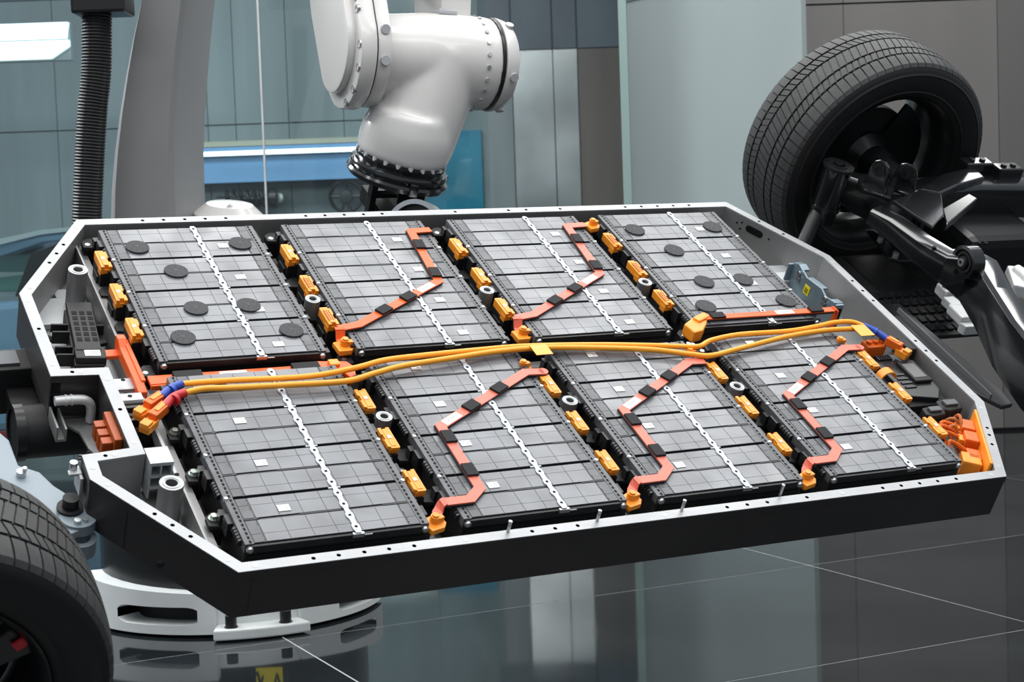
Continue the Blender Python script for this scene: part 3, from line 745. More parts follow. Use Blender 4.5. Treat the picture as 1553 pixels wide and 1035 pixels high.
# ------------------------------------------------------------------ junction box at the left
b = (-.095, -.35, -.108)
t = thing('junction_box', 'black ribbed junction box with square vents and small label in tray corner', 'electrical box', at(b[0]-.010, b[1], b[2], -.11))
def jb(x0, x1, y0, y1, z0, z1, mb=None): return (mb or MB()).box(x0-b[0], x1-b[0], y0-b[1], y1-b[1], z0-b[2], z1-b[2])
jb(-.130, -.066, -.475, -.25, -.107, -.062).build('lower_body', plast_m, t, 0, bevel=.003)
jb(-.126, -.070, -.440, -.245, -.062, -.044).build('upper_body', plast_m, t, 0, bevel=.003)
jb(-.128, -.062, -.470, -.425, -.070, -.046).build('front_block', plast_m, t, 0, bevel=.003)
mb = MB()
for i in range(3):
    for j in range(6): jb(-.119+i*.017, -.1075+i*.017, -.407+j*.0215, -.393+j*.0215, -.0445, -.0433, mb)
mb.build('vent_hole', black, t, 0)['kind'] = 'stuff'
l = jb(-.108, -.074, -.462, -.436, -.046, -.0453).build('label', label_m, t, 0); mb = MB()
for k in range(4): jb(-.093+k*.004, -.0905+k*.004, -.456, -.442, -.0453, -.045, mb)
mb.build('label_print', label_g, l, 0)
for y in (-.335, -.425):
    f = MB().prism([(-.128, y+.02), (-.168, y+.012), (-.176, y), (-.168, y-.013), (-.128, y-.02)], -.088, -.080, Matrix.Translation((-b[0], -b[1], -b[2]))).box(-.166-b[0], -.128-b[0], y+.012-b[1], y+.018-b[1], .020, .052).box(-.166-b[0], -.128-b[0], y-.018-b[1], y-.012-b[1], .020, .052).build('mounting_foot', plast_m, t, 0, bevel=.002)
    MB().lathe([(.0001, .028), (.008, .028), (.008, .034), (.005, .037), (.0001, .037)], 12, Matrix.Translation((-.163-b[0], y-b[1], 0))).build('foot_bolt', steel, f)
f = MB().prism([(-.068, -.30), (-.048, -.305), (-.044, -.36), (-.068, -.37)], .02, .03, Matrix.Translation((-b[0], -b[1], 0))).box(-.068-b[0], -.05-b[0], -.33-b[1], -.325-b[1], .02, .055).build('mounting_foot', plast_m, t, 0, bevel=.002)
MB().cyl((-.056-b[0], -.32-b[1]), .007, .03, .042, 12).build('foot_bolt', steel, f)

# ------------------------------------------------------------------ high-voltage cables
def cable(label, pts, r, boot, bootm, plugs, tags, base):
    t = thing('high_voltage_cable', label, 'cable', at(*base), 'orange cables crossing the battery pack')
    sh_ = [Vector(p)-Vector(base) for p in pts]
    MB().tube(spline(sh_, 6), r, 12).build('sheath', orange_c, t)
    for (pp, m) in boot:
        q = [Vector(p)-Vector(base) for p in pp]
        o = MB().tube(spline(q, 4), r*1.42, 14).build('boot', m, t, label='%s boot' % bootm)
        d = (q[-1]-q[0]).normalized(); mid = (q[0]+q[-1])/2
        MB().rod(mid-d*.004, mid+d*.004, r*2.0, 14).build('boot_collar', m, o)
    for (a, e) in plugs:
        a, e = Vector(a)-Vector(base), Vector(e)-Vector(base); d = (e-a); L = d.length; ang = math.atan2(d.y, d.x)
        T = Matrix.Translation(a) @ Matrix.Rotation(ang, 4, 'Z')
        p = MB().box(0, L*.62, -.0105, .0105, -.012, .011, T).build('plug_body', orange_d if bootm != 'blue2' else orange_d, t, 0, bevel=.003, label='orange plug')
        MB().box(L*.5, L*.95, -.012, .012, -.022, -.004, T).box(L*.75, L*1.0, -.010, .010, -.010, .004, T).box(L*.1, L*.45, -.005, .005, .011, .013, T).build('plug_nose', orange, p, 0, bevel=.002)
    for (x0, x1, y0, y1, z) in tags:
        MB().box(x0-base[0], x1-base[0], y0-base[1], y1-base[1], z-base[2], z+.0015-base[2]).build('fabric_tag', orange_c, t, 0, label='folded orange tape tag')
    return t
zc = .014
c2 = [tl(280, 596.4, .012)]+[(x, y, zc) for x, y in ((.060, -.696), (.119, -.700), (.246, -.705), (.378, -.707), (.454, -.686), (.532, -.665), (.657, -.649), (.777, -.635), (.893, -.632), (1.041, -.648), (1.188, -.673), (1.281, -.703), (1.334, -.714), (1.432, -.693), (1.604, -.656), (1.734, -.642), (1.826, -.645))]
cable('orange cable with red boot at left end, lying in front of the other', c2, .0068, [([tl(281, 596, .012), tl(263, 603, .010), tl(250, 617, .006)], red_m)], 'red', [(tl(251, 616, .002), tl(217, 651, -.006))],
      [(.868, .912, -.672, -.630, .0215), (1.806, 1.850, -.690, -.640, .0215)], (.9, -.66, .008))
c1 = [tl(275, 583, .010)]+[(x, y, zc-.003) for x, y in ((.060, -.668), (.129, -.669), (.30, -.675), (.419, -.656), (.500, -.634), (.599, -.626), (.728, -.620), (.865, -.617), (1.036, -.630), (1.180, -.648), (1.270, -.662), (1.325, -.668), (1.375, -.646), (1.471, -.630), (1.615, -.630), (1.714, -.618), (1.778, -.606))]+[(1.835, -.610, .012), (1.87, -.636, .008)]
cable('orange cable with blue boots, running behind the other', c1, .0066, [([tl(276, 582.5, .010), tl(259, 590, .008), tl(245, 602, .004)], blue_m), ([(1.860, -.626, .010), (1.885, -.650, .006), (1.905, -.680, .0)], blue_m)], 'blue',
      [(tl(246, 601, .0), tl(207, 631, -.008)), ((1.905, -.680, -.002), (1.935, -.745, -.016))], [], (.9, -.64, .006))
# small orange lug at the gap under the rear cable
t = thing('cable_lug', 'small orange cable lug between front modules three and four, under the cables', 'connector', at(1.305, -.66, -.02))
MB().prism([(-.02, .02), (.0, .024), (.026, -.012), (.020, -.028), (.004, -.024), (-.014, .006)], -.004, .010).build('body', orange, t, 0, bevel=.003)
for (x, y) in ((.03, .03), (.04, .0), (.045, -.025), (.02, .035)): MB().rod((x, y, -.03), (x, y, .012), .006, 10).build('bolt', steel, t)

# ------------------------------------------------------------------ terminal block at the left row gap
t = thing('terminal_block', 'small black terminal block beside the red and blue cable plugs', 'terminal block', at(-.085, -.70, -.06))
MB().box(-.02, .03, -.05, .05, -.045, .02).build('body', plast_m, t, 0, bevel=.004)
for (y, z) in ((.055, .012), (.03, .028), (-.005, .022), (-.045, .016)):
    MB().rod((-.028, y, z), (.026, y, z), .008, 10).build('stud', plast, t)
for y in (.015, -.03): MB().box(-.022, .03, y-.004, y+.004, .018, .034).build('fin', plast, t, 0, bevel=.001)
for y in (.04, -.06): MB().cyl((-.018, y), .005, .02, .027, 10).build('screw', steel, t)

# ------------------------------------------------------------------ zinc bracket at the right
t = thing('steel_bracket', 'blue grey zinc steel bracket with yellow label at right inner wall', 'bracket', at(1.862, -.40, -.085))
Tb = Matrix.Translation((0, .40, .085))
prof = [(-.29, .0), (-.315, .008), (-.335, .002), (-.36, -.006), (-.395, -.002), (-.43, .002), (-.455, -.008), (-.475, -.004), (-.50, .0), (-.505, -.08), (-.29, -.08)]
MB().prism(prof, -.003, .003, Tb @ RYZ).build('plate', steel_b, t, 0, bevel=.0008)
MB().prism([(-.29, .0), (-.315, .008), (-.335, .002), (-.335, -.004), (-.29, -.006)], .003, .022, Tb @ RYZ).build('top_flange', steel_b, t, 0, bevel=.001)
MB().prism([(-.36, -.006), (-.395, -.002), (-.43, .002), (-.43, -.004), (-.36, -.011)], .003, .020, Tb @ RYZ).build('top_flange', steel_b, t, 0, bevel=.001)
MB().prism([(-.475, -.004), (-.50, .0), (-.505, -.005), (-.475, -.010)], .003, .024, Tb @ RYZ).build('top_flange', steel_b, t, 0, bevel=.001)
MB().box(-.003, .024, -.108, -.103, 0, .082).build('end_flange', steel_b, t, 0, bevel=.001)
MB().box(-.018, .003, .106, .112, .01, .082).build('end_flange', steel_b, t, 0, bevel=.001)
MB().prism([(.004, .014), (.020, .014), (.020, .070), (.004, .070)], -.1092, -.108, Matrix(((1, 0, 0, 0), (0, 0, 1, 0), (0, 1, 0, 0), (0, 0, 0, 1)))).build('rubber_pad', black, t, 0)
MB().box(-.0046, -.003, .010, .034, .036, .062).build('warning_label', yellow, t, 0, label='yellow label')
mb = MB()
for z in (.042, .047, .052): mb.box(-.0052, -.0046, .015, .029, z, z+.002)
mb.build('label_print', black, t, 0)
for y in (.07, -.06): MB().rod((-.004, y, .074), (-.010, y, .074), .007, 10).rod((-.004, y-.004, .060), (-.012, y-.004, .060), .006, 10).build('screw', steel, t)
tbuild(MB().box(1.80, 1.97, -.34, -.16, FLZ+.008, -.09).box(1.84, 1.88, -.30, -.25, -.09, -.055), 'corner_mount', alu_lt, smooth=0, bevel=.003)

# ------------------------------------------------------------------ control unit, connectors and harness at the right
b = (1.905, -.78, -.11)
t = thing('control_unit', 'black control electronics box with stepped lid and grey label, right end of tray', 'electrical box', at(*b))
def cb(x0, x1, y0, y1, z0, z1, mb=None): return (mb or MB()).box(x0-b[0], x1-b[0], y0-b[1], y1-b[1], z0-b[2], z1-b[2])
cb(1.832, 1.972, -.905, -.665, -.110, -.052).build('body', plast_m, t, 0, bevel=.004)
MB().prism([(1.845-b[0], -.88-b[1]), (1.93-b[0], -.90-b[1]), (1.962-b[0], -.86-b[1]), (1.965-b[0], -.72-b[1]), (1.94-b[0], -.70-b[1]), (1.87-b[0], -.70-b[1]), (1.845-b[0], -.74-b[1])], .056, .074).build('lid', plast, t, 0, bevel=.003)
cb(1.90, 1.955, -.835, -.745, -.036, -.026).build('raised_panel', plast_m, t, 0, bevel=.003)
cb(1.905, 1.945, -.82, -.76, -.026, -.0252).build('label', mat('grey_label', (.16, .16, .16), .6), t, 0)
for k in range(4): cb(1.86, 1.895, -.85+k*.018, -.842+k*.018, -.036, -.033).build('rib', plast, t, 0, bevel=.001)
for k in range(6): cb(1.858+k*.008, 1.862+k*.008, -.728, -.708, -.036, -.030).build('fin', plast, t, 0)
cb(1.955, 1.982, -.72, -.66, -.09, -.01).build('side_tower', plast_m, t, 0, bevel=.004)
t = thing('plug_connector', 'brown-orange plug connector at the rear of the black control box', 'connector', at(1.885, -.672, -.05))
MB().box(-.04, .02, -.018, .016, 0, .034).build('body', orange_d, t, 0, bevel=.004)
for k in range(3): MB().cyl((-.028+k*.02, 0), .008, .034, .042, 12).build('terminal', orange_d, t)
t = thing('orange_grommet', 'short curved orange strap between the right-hand terminal covers', 'strap', at(1.808, -.82, -.02))
MB().lathe([(.022, -.012), (.026, -.012), (.026, .012), (.022, .012)], 16, Matrix.Rotation(PI/2, 4, 'X'), close=True, arc=(0.2, PI-.2)).build('strap_band', orange, t)
for (nm, lab, x, y, sx, sy) in (('harness_connector', 'grey wiring connector behind the orange harness, farther one', 1.935, -.935, .04, .026), ('harness_connector', 'grey wiring connector nearest the orange harness', 1.87, -.955, .036, .022)):
    t = thing(nm, lab, 'connector', at(x, y, -.075), 'grey wiring connectors')
    MB().prism([(-sx, -sy*.6), (-sx*.4, -sy), (sx*.7, -sy*.8), (sx, sy*.2), (sx*.4, sy), (-sx*.8, sy*.7)], 0, .045).build('shell', plast_m, t, 0, bevel=.006)
    MB().box(-sx*.5, sx*.5, -sy*.4, sy*.4, .045, .052).build('latch', mat('mid_grey_plastic', (.10, .105, .11), .5), t, 0, bevel=.002)
    MB().rod((-sx*.2, 0, -.03), (-sx*.2, 0, .0), .012, 10).build('cable_entry', plast_m, t)
t = thing('orange_connector_bank', 'orange connector bank with upright plate in the front right corner', 'connector', at(1.885, -1.10, -.08))
wa, wb_ = Vector((1.962, -1.0)), Vector((1.856, -1.195)); dd = (wb_-wa).normalized(); nn = Vector((dd.y, -dd.x))
if nn.x > 0: nn = -nn
def pl(a, e, h0, h1, z0, z1): 
    P = [wa+dd*a+nn*h0, wa+dd*e+nn*h0, wa+dd*e+nn*h1, wa+dd*a+nn*h1]
    return MB().prism([(p.x-1.885, p.y+1.10) for p in P], z0+.08, z1+.08)
pl(.0, .235, .0, .008, -.105, -.004).build('back_plate', orange, t, 0, bevel=.003)
for (a, z) in ((.03, -.02), (.085, -.018), (.145, -.03)):
    o = pl(a, a+.042, .008, .044, z-.045, z).build('connector_block', orange_d, t, 0, bevel=.004)
    pl(a+.008, a+.034, .044, .056, z-.036, z-.010).build('block_latch', orange, o, 0, bevel=.002)
pl(.165, .21, .012, .060, -.075, -.030).build('front_plug', orange, t, 0, bevel=.004)
for k, (a, h) in enumerate(((.05, .06), (.10, .064), (.08, .07), (.15, .06))):
    p0 = wa+dd*a+nn*.046; p1 = wa+dd*(a+.012)+nn*(h+.035); p2 = wa+dd*(a+.05)+nn*(h+.012)
    MB().tube(spline([(p.x-1.885, p.y+1.10, z+.08) for p, z in ((p0, -.035), (p1, -.028+k*.004), (p2, -.07))], 6), .0055, 8).build('lead', orange_d, t)
t = thing('wiring_harness', 'bundle of orange-brown wires between grey connectors and orange bank', 'wiring', at(1.90, -1.0, -.08))
for k, (a, e) in enumerate((((-.07, .02), (.03, -.05)), ((-.05, .03), (-.03, -.08)), ((.02, .045), (-.04, -.05)), ((-.02, .035), (.03, -.045)), ((-.075, -.015), (-.02, -.06)), ((.03, .04), (-.005, -.06)))):
    MB().tube(spline([(a[0], a[1], 0), ((a[0]+e[0])/2+.012*(-1)**k, (a[1]+e[1])/2, .04+.006*k), (e[0], e[1], .01)], 6), .0042, 8).build('wire', mat('brown_orange_wire%d' % k, (.42+.06*(k % 3), .15, .035), .5), t)
# ------------------------------------------------------------------ robot
def frame(o, zdir, xhint=(1, 0, 0)):
    z = Vector(zdir).normalized(); x = Vector(xhint); x = (x-z*x.dot(z)).normalized(); y = z.cross(x)
    m = Matrix((x, y, z)).transposed().to_4x4(); m.translation = Vector(o); return m
NT = RT @ Vector((0, 0, 1))
rb = Vector((-1.10, 6.6, 0))
rob_t = thing('robot_arm', 'large white industrial robot arm behind the battery tray, wrist above it', 'robot arm', Matrix.Translation(rb))
def rbuild(mb, name, m, parent=rob_t, **k):
    for v in mb.bm.verts: v.co -= rb
    return mb.build(name, m, parent, **k)
# base casting: curved wall with slots, flat flange at the front with bolts
def arcwall(a0, a1, R, z0, ztop, slot, th, nseg=44):
    mb = MB(); bm = mb.bm; grid = []
    for i in range(nseg+1):
        a = a0+(a1-a0)*i/nseg; zt = ztop(i/nseg)
        s0, s1, zl, zu = slot; t = i/nseg
        if s0 <= t <= s1:
            e = min(t-s0, s1-t)/(s1-s0)*6; e = min(1, e); e = math.sqrt(max(0, 1-(1-e)**2))
            mid = (zl+zu)/2; l, u = mid+(zl-mid)*e, mid+(zu-mid)*e
        else: l = u = (zl+zu)/2
        row = []
        for rr in (R, R-th):
            row.append([bm.verts.new((rb.x+rr*math.cos(a), rb.y+rr*math.sin(a), z)) for z in (z0, l, u, zt)])
        grid.append((row, s0 < t < s1 or abs(t-s0) < 1e-6))
    def inslot(i): t0, t1 = i/nseg, (i+1)/nseg; return t0 >= slot[0]-1e-6 and t1 <= slot[1]+1e-6
    for i in range(nseg):
        (A0, _), (B0, _) = grid[i], grid[i+1]
        for k in (0, 1):
            for j in (0, 2): bm.faces.new((A0[k][j], B0[k][j], B0[k][j+1], A0[k][j+1]))
            if not inslot(i): bm.faces.new((A0[k][1], B0[k][1], B0[k][2], A0[k][2]))
        bm.faces.new((A0[0][3], B0[0][3], B0[1][3], A0[1][3])); bm.faces.new((A0[0][0], B0[0][0], B0[1][0], A0[1][0]))
        if inslot(i):
            bm.faces.new((A0[0][1], B0[0][1], B0[1][1], A0[1][1])); bm.faces.new((A0[0][2], B0[0][2], B0[1][2], A0[1][2]))
    for g in (grid[0][0], grid[-1][0]):
        for j in (0, 1, 2): bm.faces.new((g[0][j], g[0][j+1], g[1][j+1], g[1][j]))
    bmesh.ops.remove_doubles(bm, verts=bm.verts, dist=1e-5)
    return mb
D = math.radians
base = rbuild(MB().cyl((rb.x, rb.y), .47, 0.0, .10, 48), 'base_plate', plast_m)
rbuild(arcwall(D(200), D(272), .565, .012, lambda t: .185-.030*t, (.42, .93, .045, .110), .10), 'base_casting', rob_w, smooth=40)
rbuild(arcwall(D(303), D(358), .565, .012, lambda t: .110+.03*t, (.30, .80, .035, .090), .09), 'base_casting', rob_w, smooth=40)
rbuild(arcwall(D(272), D(303), .545, .012, lambda t: .115, (2, 3, .05, .06), .06, 20), 'base_casting', rob_w, smooth=40)
mb = MB(); pa = []
for k in range(9): a = D(272)+D(31)*k/8; pa.append((rb.x+.645*math.cos(a), rb.y+.645*math.sin(a)))
pb = [(rb.x+.50*math.cos(D(303)-D(31)*k/8), rb.y+.50*math.sin(D(303)-D(31)*k/8)) for k in range(9)]
fl = rbuild(mb.prism(pa+pb, .006, .042), 'base_flange', rob_w, smooth=0, bevel=.006)
for a in (D(277.5), D(296)):
    x, y = rb.x+.60*math.cos(a), rb.y+.60*math.sin(a)
    rbuild(MB().ring((x, y), .010, .020, .050, .085, 20).cyl((x, y), .0205, .044, .078, 20).cyl((x, y), .024, .040, .046, 20), 'base_bolt', gblack2, fl, label='black socket head bolt')
rbuild(MB().cyl((rb.x, rb.y), .50, .10, .66, 40).cyl((rb.x, rb.y), .44, .66, .70, 40), 'turntable_housing', gblack2)
rbuild(MB().box(-1.02, -.845, rb.y-.475, rb.y-.455, .13, .30), 'label_holder', plast_m, smooth=0)
wl_ = rbuild(MB().box(-1.00, -.865, rb.y-.479, rb.y-.475, .135, .29), 'warning_label', yellow, smooth=0, label='yellow warning label with dark marks')
mb = MB(); yq = rb.y-.4795
for seg in (((-.975, .18), (-.955, .15)), ((-.955, .15), (-.945, .20)), ((-.945, .20), (-.935, .165)), ((-.895, .20), (-.885, .16)), ((-.885, .16), (-.875, .20)), ((-.97, .24), (-.93, .27)), ((-.93, .27), (-.94, .22))):
    mb.rod((seg[0][0], yq, seg[0][1]), (seg[1][0], yq, seg[1][1]), .004, 6)
rbuild(mb, 'label_print', black, wl_)
# carousel and lower link arm (sweeping column)
rbuild(MB().lathe([(.40, .70), (.42, .74), (.42, 1.0), (.36, 1.10), (.0001, 1.12)], 40, Matrix.Translation((rb.x, rb.y, 0))), 'carousel', rob_l)
def colx(py, l):    # left and right edge of the column in the picture
    f = (py/330.0)
    return (206-110*f+60*f*f) if l else (313-44*f+38*f*f)
secs = []
for k in range(15):
    py = -330+k*56
    f = py/330.0
    xl = 157+48*(1-f)**1.6 if f < 1 else 157
    xr = 302+12*max(0, 1-f*1.45)**1.6+ (5*(max(0, f-.7)/.3))
    a, c = W(xl, py, 6.55), W(xr, py, 6.55)
    secs.append((a, c))
mb = MB(); prev = None
fr = [(0, .18), (.03, .12), (.15, -.012), (.70, -.03), (.76, -.01), (.885, .22), (.86, .42), (.55, .50), (.0, .40)]
for a, c in secs:
    wv = c-a; ring = [mb.bm.verts.new((a.x+wv.x*u, 6.5+d, a.z)) for u, d in fr]
    if prev:
        for i in range(len(ring)): mb.bm.faces.new((prev[i], prev[(i+1) % len(ring)], ring[(i+1) % len(ring)], ring[i]))
    else: mb.bm.faces.new(ring)
    prev = ring
mb.bm.faces.new(prev[::-1])
rbuild(mb, 'link_arm', rob_g, smooth=20, bevel=0)
E1 = W(258, -330, 6.75)
rbuild(MB().rod(E1+Vector((-.36, 0, .10)), E1+Vector((.40, 0, .10)), .28, 32), 'elbow_joint', rob)
q = W(322, 338, 6.5)
rbuild(MB().lathe([(.0001, .16), (.09, .15), (.135, .11), (.15, .03), (.15, -.3)], 28, frame(q+Vector((0.02, .22, -.075)), (.12, -.2, 1))), 'motor_cover', rob)
rbuild(MB().rod(q+Vector((.04, .13, .065)), q+Vector((.10, .14, .0)), .012, 10), 'cover_rib', rob_l)
# wrist: A is the bend axis, towards the left and the viewer
aA = Vector((-.905, -.42, .065)).normalized(); up = Vector((0, 0, 1)); cC = (up-aA*up.dot(aA)).normalized(); bB = cC.cross(aA)
O = W(662, 92, 5.25); s1 = 5.25/FPX
FW = Matrix((bB, cC, aA)).transposed().to_4x4(); FW.translation = O          # local x=b (near right), y=c (up), z=a
Fc = W(609, 238, 5.22)
nd = (Fc-O).normalized()
Fd = (-NT*.75+nd*.4).normalized()
mb = MB()
mb.lathe([(.0001, -.165), (.136, -.165), (.141, -.155), (.142, -.05), (.138, .06), (.128, .14), (.122, .22), (.0001, .22)], 48, FW)
Nk = frame(O, nd, aA)
L = (Fc-O).length
mb.lathe([(.0001, -.02), (.143, -.02), (.143, L*.5), (.142, L-.05), (.0001, L-.05)], 40, Nk)
mb.lathe([(.0001, -.15), (.118, -.15), (.138, -.09), (.142, -.06), (.141, -.012), (.132, 0), (.0001, 0)], 48, frame(Fc, Fd, aA))
mb.box(-.05, .06, -.03, .03, .10, .150, FW @ Matrix.Rotation(-.15, 4, 'Z') @ Matrix.Rotation(-PI/2, 4, 'X') if False else FW @ Matrix(((0,0,-.25,0),(0,0,1,0),(1,0,0,0),(0,0,0,1))))
body = rbuild(mb, 'wrist_body', rob, smooth=180)
rm = body.modifiers.new('remesh', 'REMESH'); rm.mode = 'VOXEL'; rm.voxel_size = .0075; rm.use_smooth_shade = True
sm = body.modifiers.new('smooth', 'SMOOTH'); sm.factor = .6; sm.iterations = 14
rbuild(MB().lathe([(.1365, -.1665), (.139, -.1665), (.139, -.160), (.1365, -.160)], 56, FW, close=True).lathe([(.0001, -.172), (.134, -.172), (.134, -.16)], 48, FW), 'joint_seal', gblack2)
cap = rbuild(MB().lathe([(.0001, -.228), (.095, -.228), (.122, -.220), (.137, -.200), (.142, -.180), (.142, -.172), (.0001, -.172)], 56, FW), 'end_cap', rob)
for a in (-.35, -1.35, .9, 2.2, 3.4):
    rbuild(MB().rod(FW @ Vector((.126*math.cos(a), .126*math.sin(a), -.198)), FW @ Vector((.146*math.cos(a), .146*math.sin(a), -.198)), .013, 12), 'cap_recess', rob_l, cap)
for k in range(16):
    a = -1.75+k*2*PI/24
    rbuild(MB().rod(FW @ Vector((.138*math.cos(a), .138*math.sin(a), -.112)), FW @ Vector((.146*math.cos(a), .146*math.sin(a), -.112)), .0062, 10), 'ring_bolt', rob_l if k % 2 else steel)
for k in range(4):
    mbx = MB()
mb = MB(); mb.lathe([(.0001, 0), (.011, 0), (.011, .012), (.0001, .012)], 6, FW @ frame(Vector((-.02, .148, -.02)), (0, 1, 0)))
mb.box(-.025, .032, .138, .150, -.045, .012, FW @ Matrix.Rotation(-.1, 4, 'Z'))
rbuild(mb, 'lifting_boss', rob_l, bevel=.002)
# cheek of the fork with its bolts
capsule = []
for k in range(15): a = PI+.35+ (PI-.1)*k/14; capsule.append((.165*math.cos(a), .165*math.sin(a)))
capsule += [(.150, .16), (.155, .42), (-.22, .50), (-.205, .22)]
capsule = [(x*math.cos(.36)-y*math.sin(.36), x*math.sin(.36)+y*math.cos(.36)) for x, y in capsule]
ctr = (-.06, .17)
caps2 = [(ctr[0]+(x-ctr[0])*.80, ctr[1]+(y-ctr[1])*(.86 if y < .3 else 1)) for x, y in capsule]
rbuild(MB().prism([(ctr[0]+(x-ctr[0])*.95, ctr[1]+(y-ctr[1])*.97) for x, y in capsule], .200, .245, FW), 'cheek_band', rob, bevel=.006)
ch = rbuild(MB().prism(capsule, .246, .300, FW), 'fork_cheek', rob, bevel=.016)
rbuild(MB().prism(caps2, .298, .325, FW), 'cheek_cover', rob, ch, bevel=.010)
rbuild(MB().prism([(ctr[0]+(x-ctr[0])*.96, ctr[1]+(y-ctr[1])*.98) for x, y in capsule], .244, .247, FW), 'cheek_seam', gblack2, ch, smooth=0)
for (bx, by) in ((.146, .01), (.138, -.055), (.100, -.115), (.118, .115), (.098, .150), (.078, .185), (.055, .225), (.04, -.148)):
    rbuild(MB().ring((bx, by), .0085, .0125, .292, .3012, 18, FW).cyl((bx, by), .0085, .292, .2995, 16, FW), 'cheek_bolt', steel, ch)
for (bx, by) in ((.148, .06), (.152, -.03)):
    rbuild(MB().rod(FW @ Vector((bx-.010, by, .222)), FW @ Vector((bx+.006, by-.002, .222)), .014, 14), 'band_recess', rob_l, ch)
# second (far) cheek and forearm leading up out of view to the elbow
rbuild(MB().prism([(-.24, .02), (-.03, .10), (-.02, .45), (-.3, .5)], -.13, -.02, FW), 'fork_cheek', rob, bevel=.03)
f0 = FW @ Vector((-.06, .42, .08)); f1 = E1+Vector((.1, 0, .12))
rbuild(MB().rod(f0, f1, .235, 36, .27), 'forearm', rob)
dr = (f1-f0).normalized()
rbuild(MB().rod(FW @ Vector((-.24, .26, .27)), FW @ Vector((-.24, .26, .27))+Vector((-.12, .04, .10)), .085, 28).rod(FW @ Vector((-.27, .31, .27)), FW @ Vector((-.27, .31, .27))+Vector((-.3, .08, .25)), .075, 28), 'forearm_drive', rob_l)
# black tool flange
TF = frame(Fc, Fd, aA)
fg = rbuild(MB().lathe([(.0001, -.004), (.133, -.004), (.139, .0), (.139, .008), (.132, .012), (.132, .020), (.146, .022), (.150, .030), (.150, .036), (.140, .040), (.140, .046), (.152, .048), (.156, .056), (.150, .070), (.0001, .070)], 56, TF), 'tool_flange', gblack)
for k in range(22):
    a = 2*PI*k/22
    rbuild(MB().rod(TF @ Vector((.130*math.cos(a), .130*math.sin(a), -.008)), TF @ Vector((.132*math.cos(a), .132*math.sin(a), .004)), .0085, 10), 'flange_bolt', rob_l, fg)
rbuild(MB().box(-.010, .016, -.163, -.13, .035, .072, TF).box(-.163, -.13, -.012, .012, .035, .072, TF), 'flange_lug', gblack, fg, bevel=.004)
# gripper frame that carries the tray from underneath
def lb_(x0, x1, y0, y1, z0, z1): return MB().box(x0, x1, y0, y1, z0, z1, TM)
Lf = TM.inverted() @ (Fc+Fd*.070)
gr = thing('gripper_frame', 'black gripper frame joining the robot flange to the tray underside', 'gripper', TM @ Matrix.Translation((Lf.x, Lf.y, -.30)))
gi = gr.matrix_world.inverted()
def gbuild(mb, name, m, **k):
    for v in mb.bm.verts: v.co = gi @ v.co
    return mb.build(name, m, gr, **k)
gbuild(lb_(Lf.x-.005, Lf.x+.085, Lf.y-.05, Lf.y+.06, -.36, Lf.z+.03), 'post', gblack2, smooth=0, bevel=.004)
gbuild(lb_(Lf.x-.085, Lf.x-.065, Lf.y-.03, Lf.y+.0, -.36, Lf.z+.03), 'cable_guard', gblack2, smooth=0, bevel=.003)
gbuild(lb_(Lf.x-.085, Lf.x+.03, Lf.y-.03, Lf.y+.0, -.285, -.272), 'cross_rung', gblack2, smooth=0, bevel=.003)
pC = W(632, 348, 5.08)
gbuild(MB().ring((0, 0), .072, .086, -.03, .03, 40, frame(pC, (-.25, -.92, .1))), 'guide_ring', steel, smooth=40)
gbuild(MB().cyl((0, 0), .071, -.028, .01, 40, frame(pC, (-.25, -.92, .1))), 'guide_disc', gblack2)
gbuild(lb_(Lf.x-.06, Lf.x+.10, -.9, Lf.y+.10, -.36, -.31), 'beam', gblack2, smooth=0)
gbuild(lb_(.5, 1.5, -.85, -.70, -.31, -.25).box(.5, 1.5, -.25, -.1, -.31, -.25, TM), 'cross_beam', gblack2, smooth=0)
for (x, y) in ((.56, -.78), (1.44, -.78), (.56, -.17), (1.44, -.17)): gbuild(lb_(x-.04, x+.04, y-.04, y+.04, -.25, FLZ-.001), 'pad', gblack2, smooth=0)
# ------------------------------------------------------------------ dress hose beside the column
hp_ = [W(px, py, 6.35) for px, py in ((150, -260), (148, -120), (148, -20), (147, 20), (147, 60), (146, 110), (141, 160), (137, 220), (134, 280), (132, 330), (131, 420), (132, 560), (140, 700))]
hs = thing('corrugated_hose', 'black corrugated hose hanging left of the grey robot column', 'hose', Matrix.Translation(hp_[-1]))
sp_ = spline(hp_, 26); acc = [0]
for i in range(1, len(sp_)): acc.append(acc[-1]+(sp_[i]-sp_[i-1]).length)
nR = int(acc[-1]/.0058); pts = []; rad = []
for k in range(nR):
    s_ = acc[-1]*k/nR
    i = max(j for j in range(len(acc)) if acc[j] <= s_); t = (s_-acc[i])/max(1e-9, (acc[min(i+1, len(acc)-1)]-acc[i])); t = min(1, t)
    pts.append(sp_[i].lerp(sp_[min(i+1, len(sp_)-1)], t)-hp_[-1]); rad.append(.0555 if k % 2 else .0505)
MB().tube(pts, rad, 14).build('ribbed_sleeve', hose_m, hs, 25)
q = W(150, 8, 6.35)-hp_[-1]
MB().box(q.x-.085, q.x+.11, q.y-.08, q.y+.10, q.z-.035, q.z+.055).build('clamp', gblack2, hs, 0, bevel=.010)
MB().box(q.x-.06, q.x+.10, q.y-.05, q.y+.10, q.z+.05, q.z+.12).build('clamp_bracket', gblack2, hs, 0, bevel=.008)

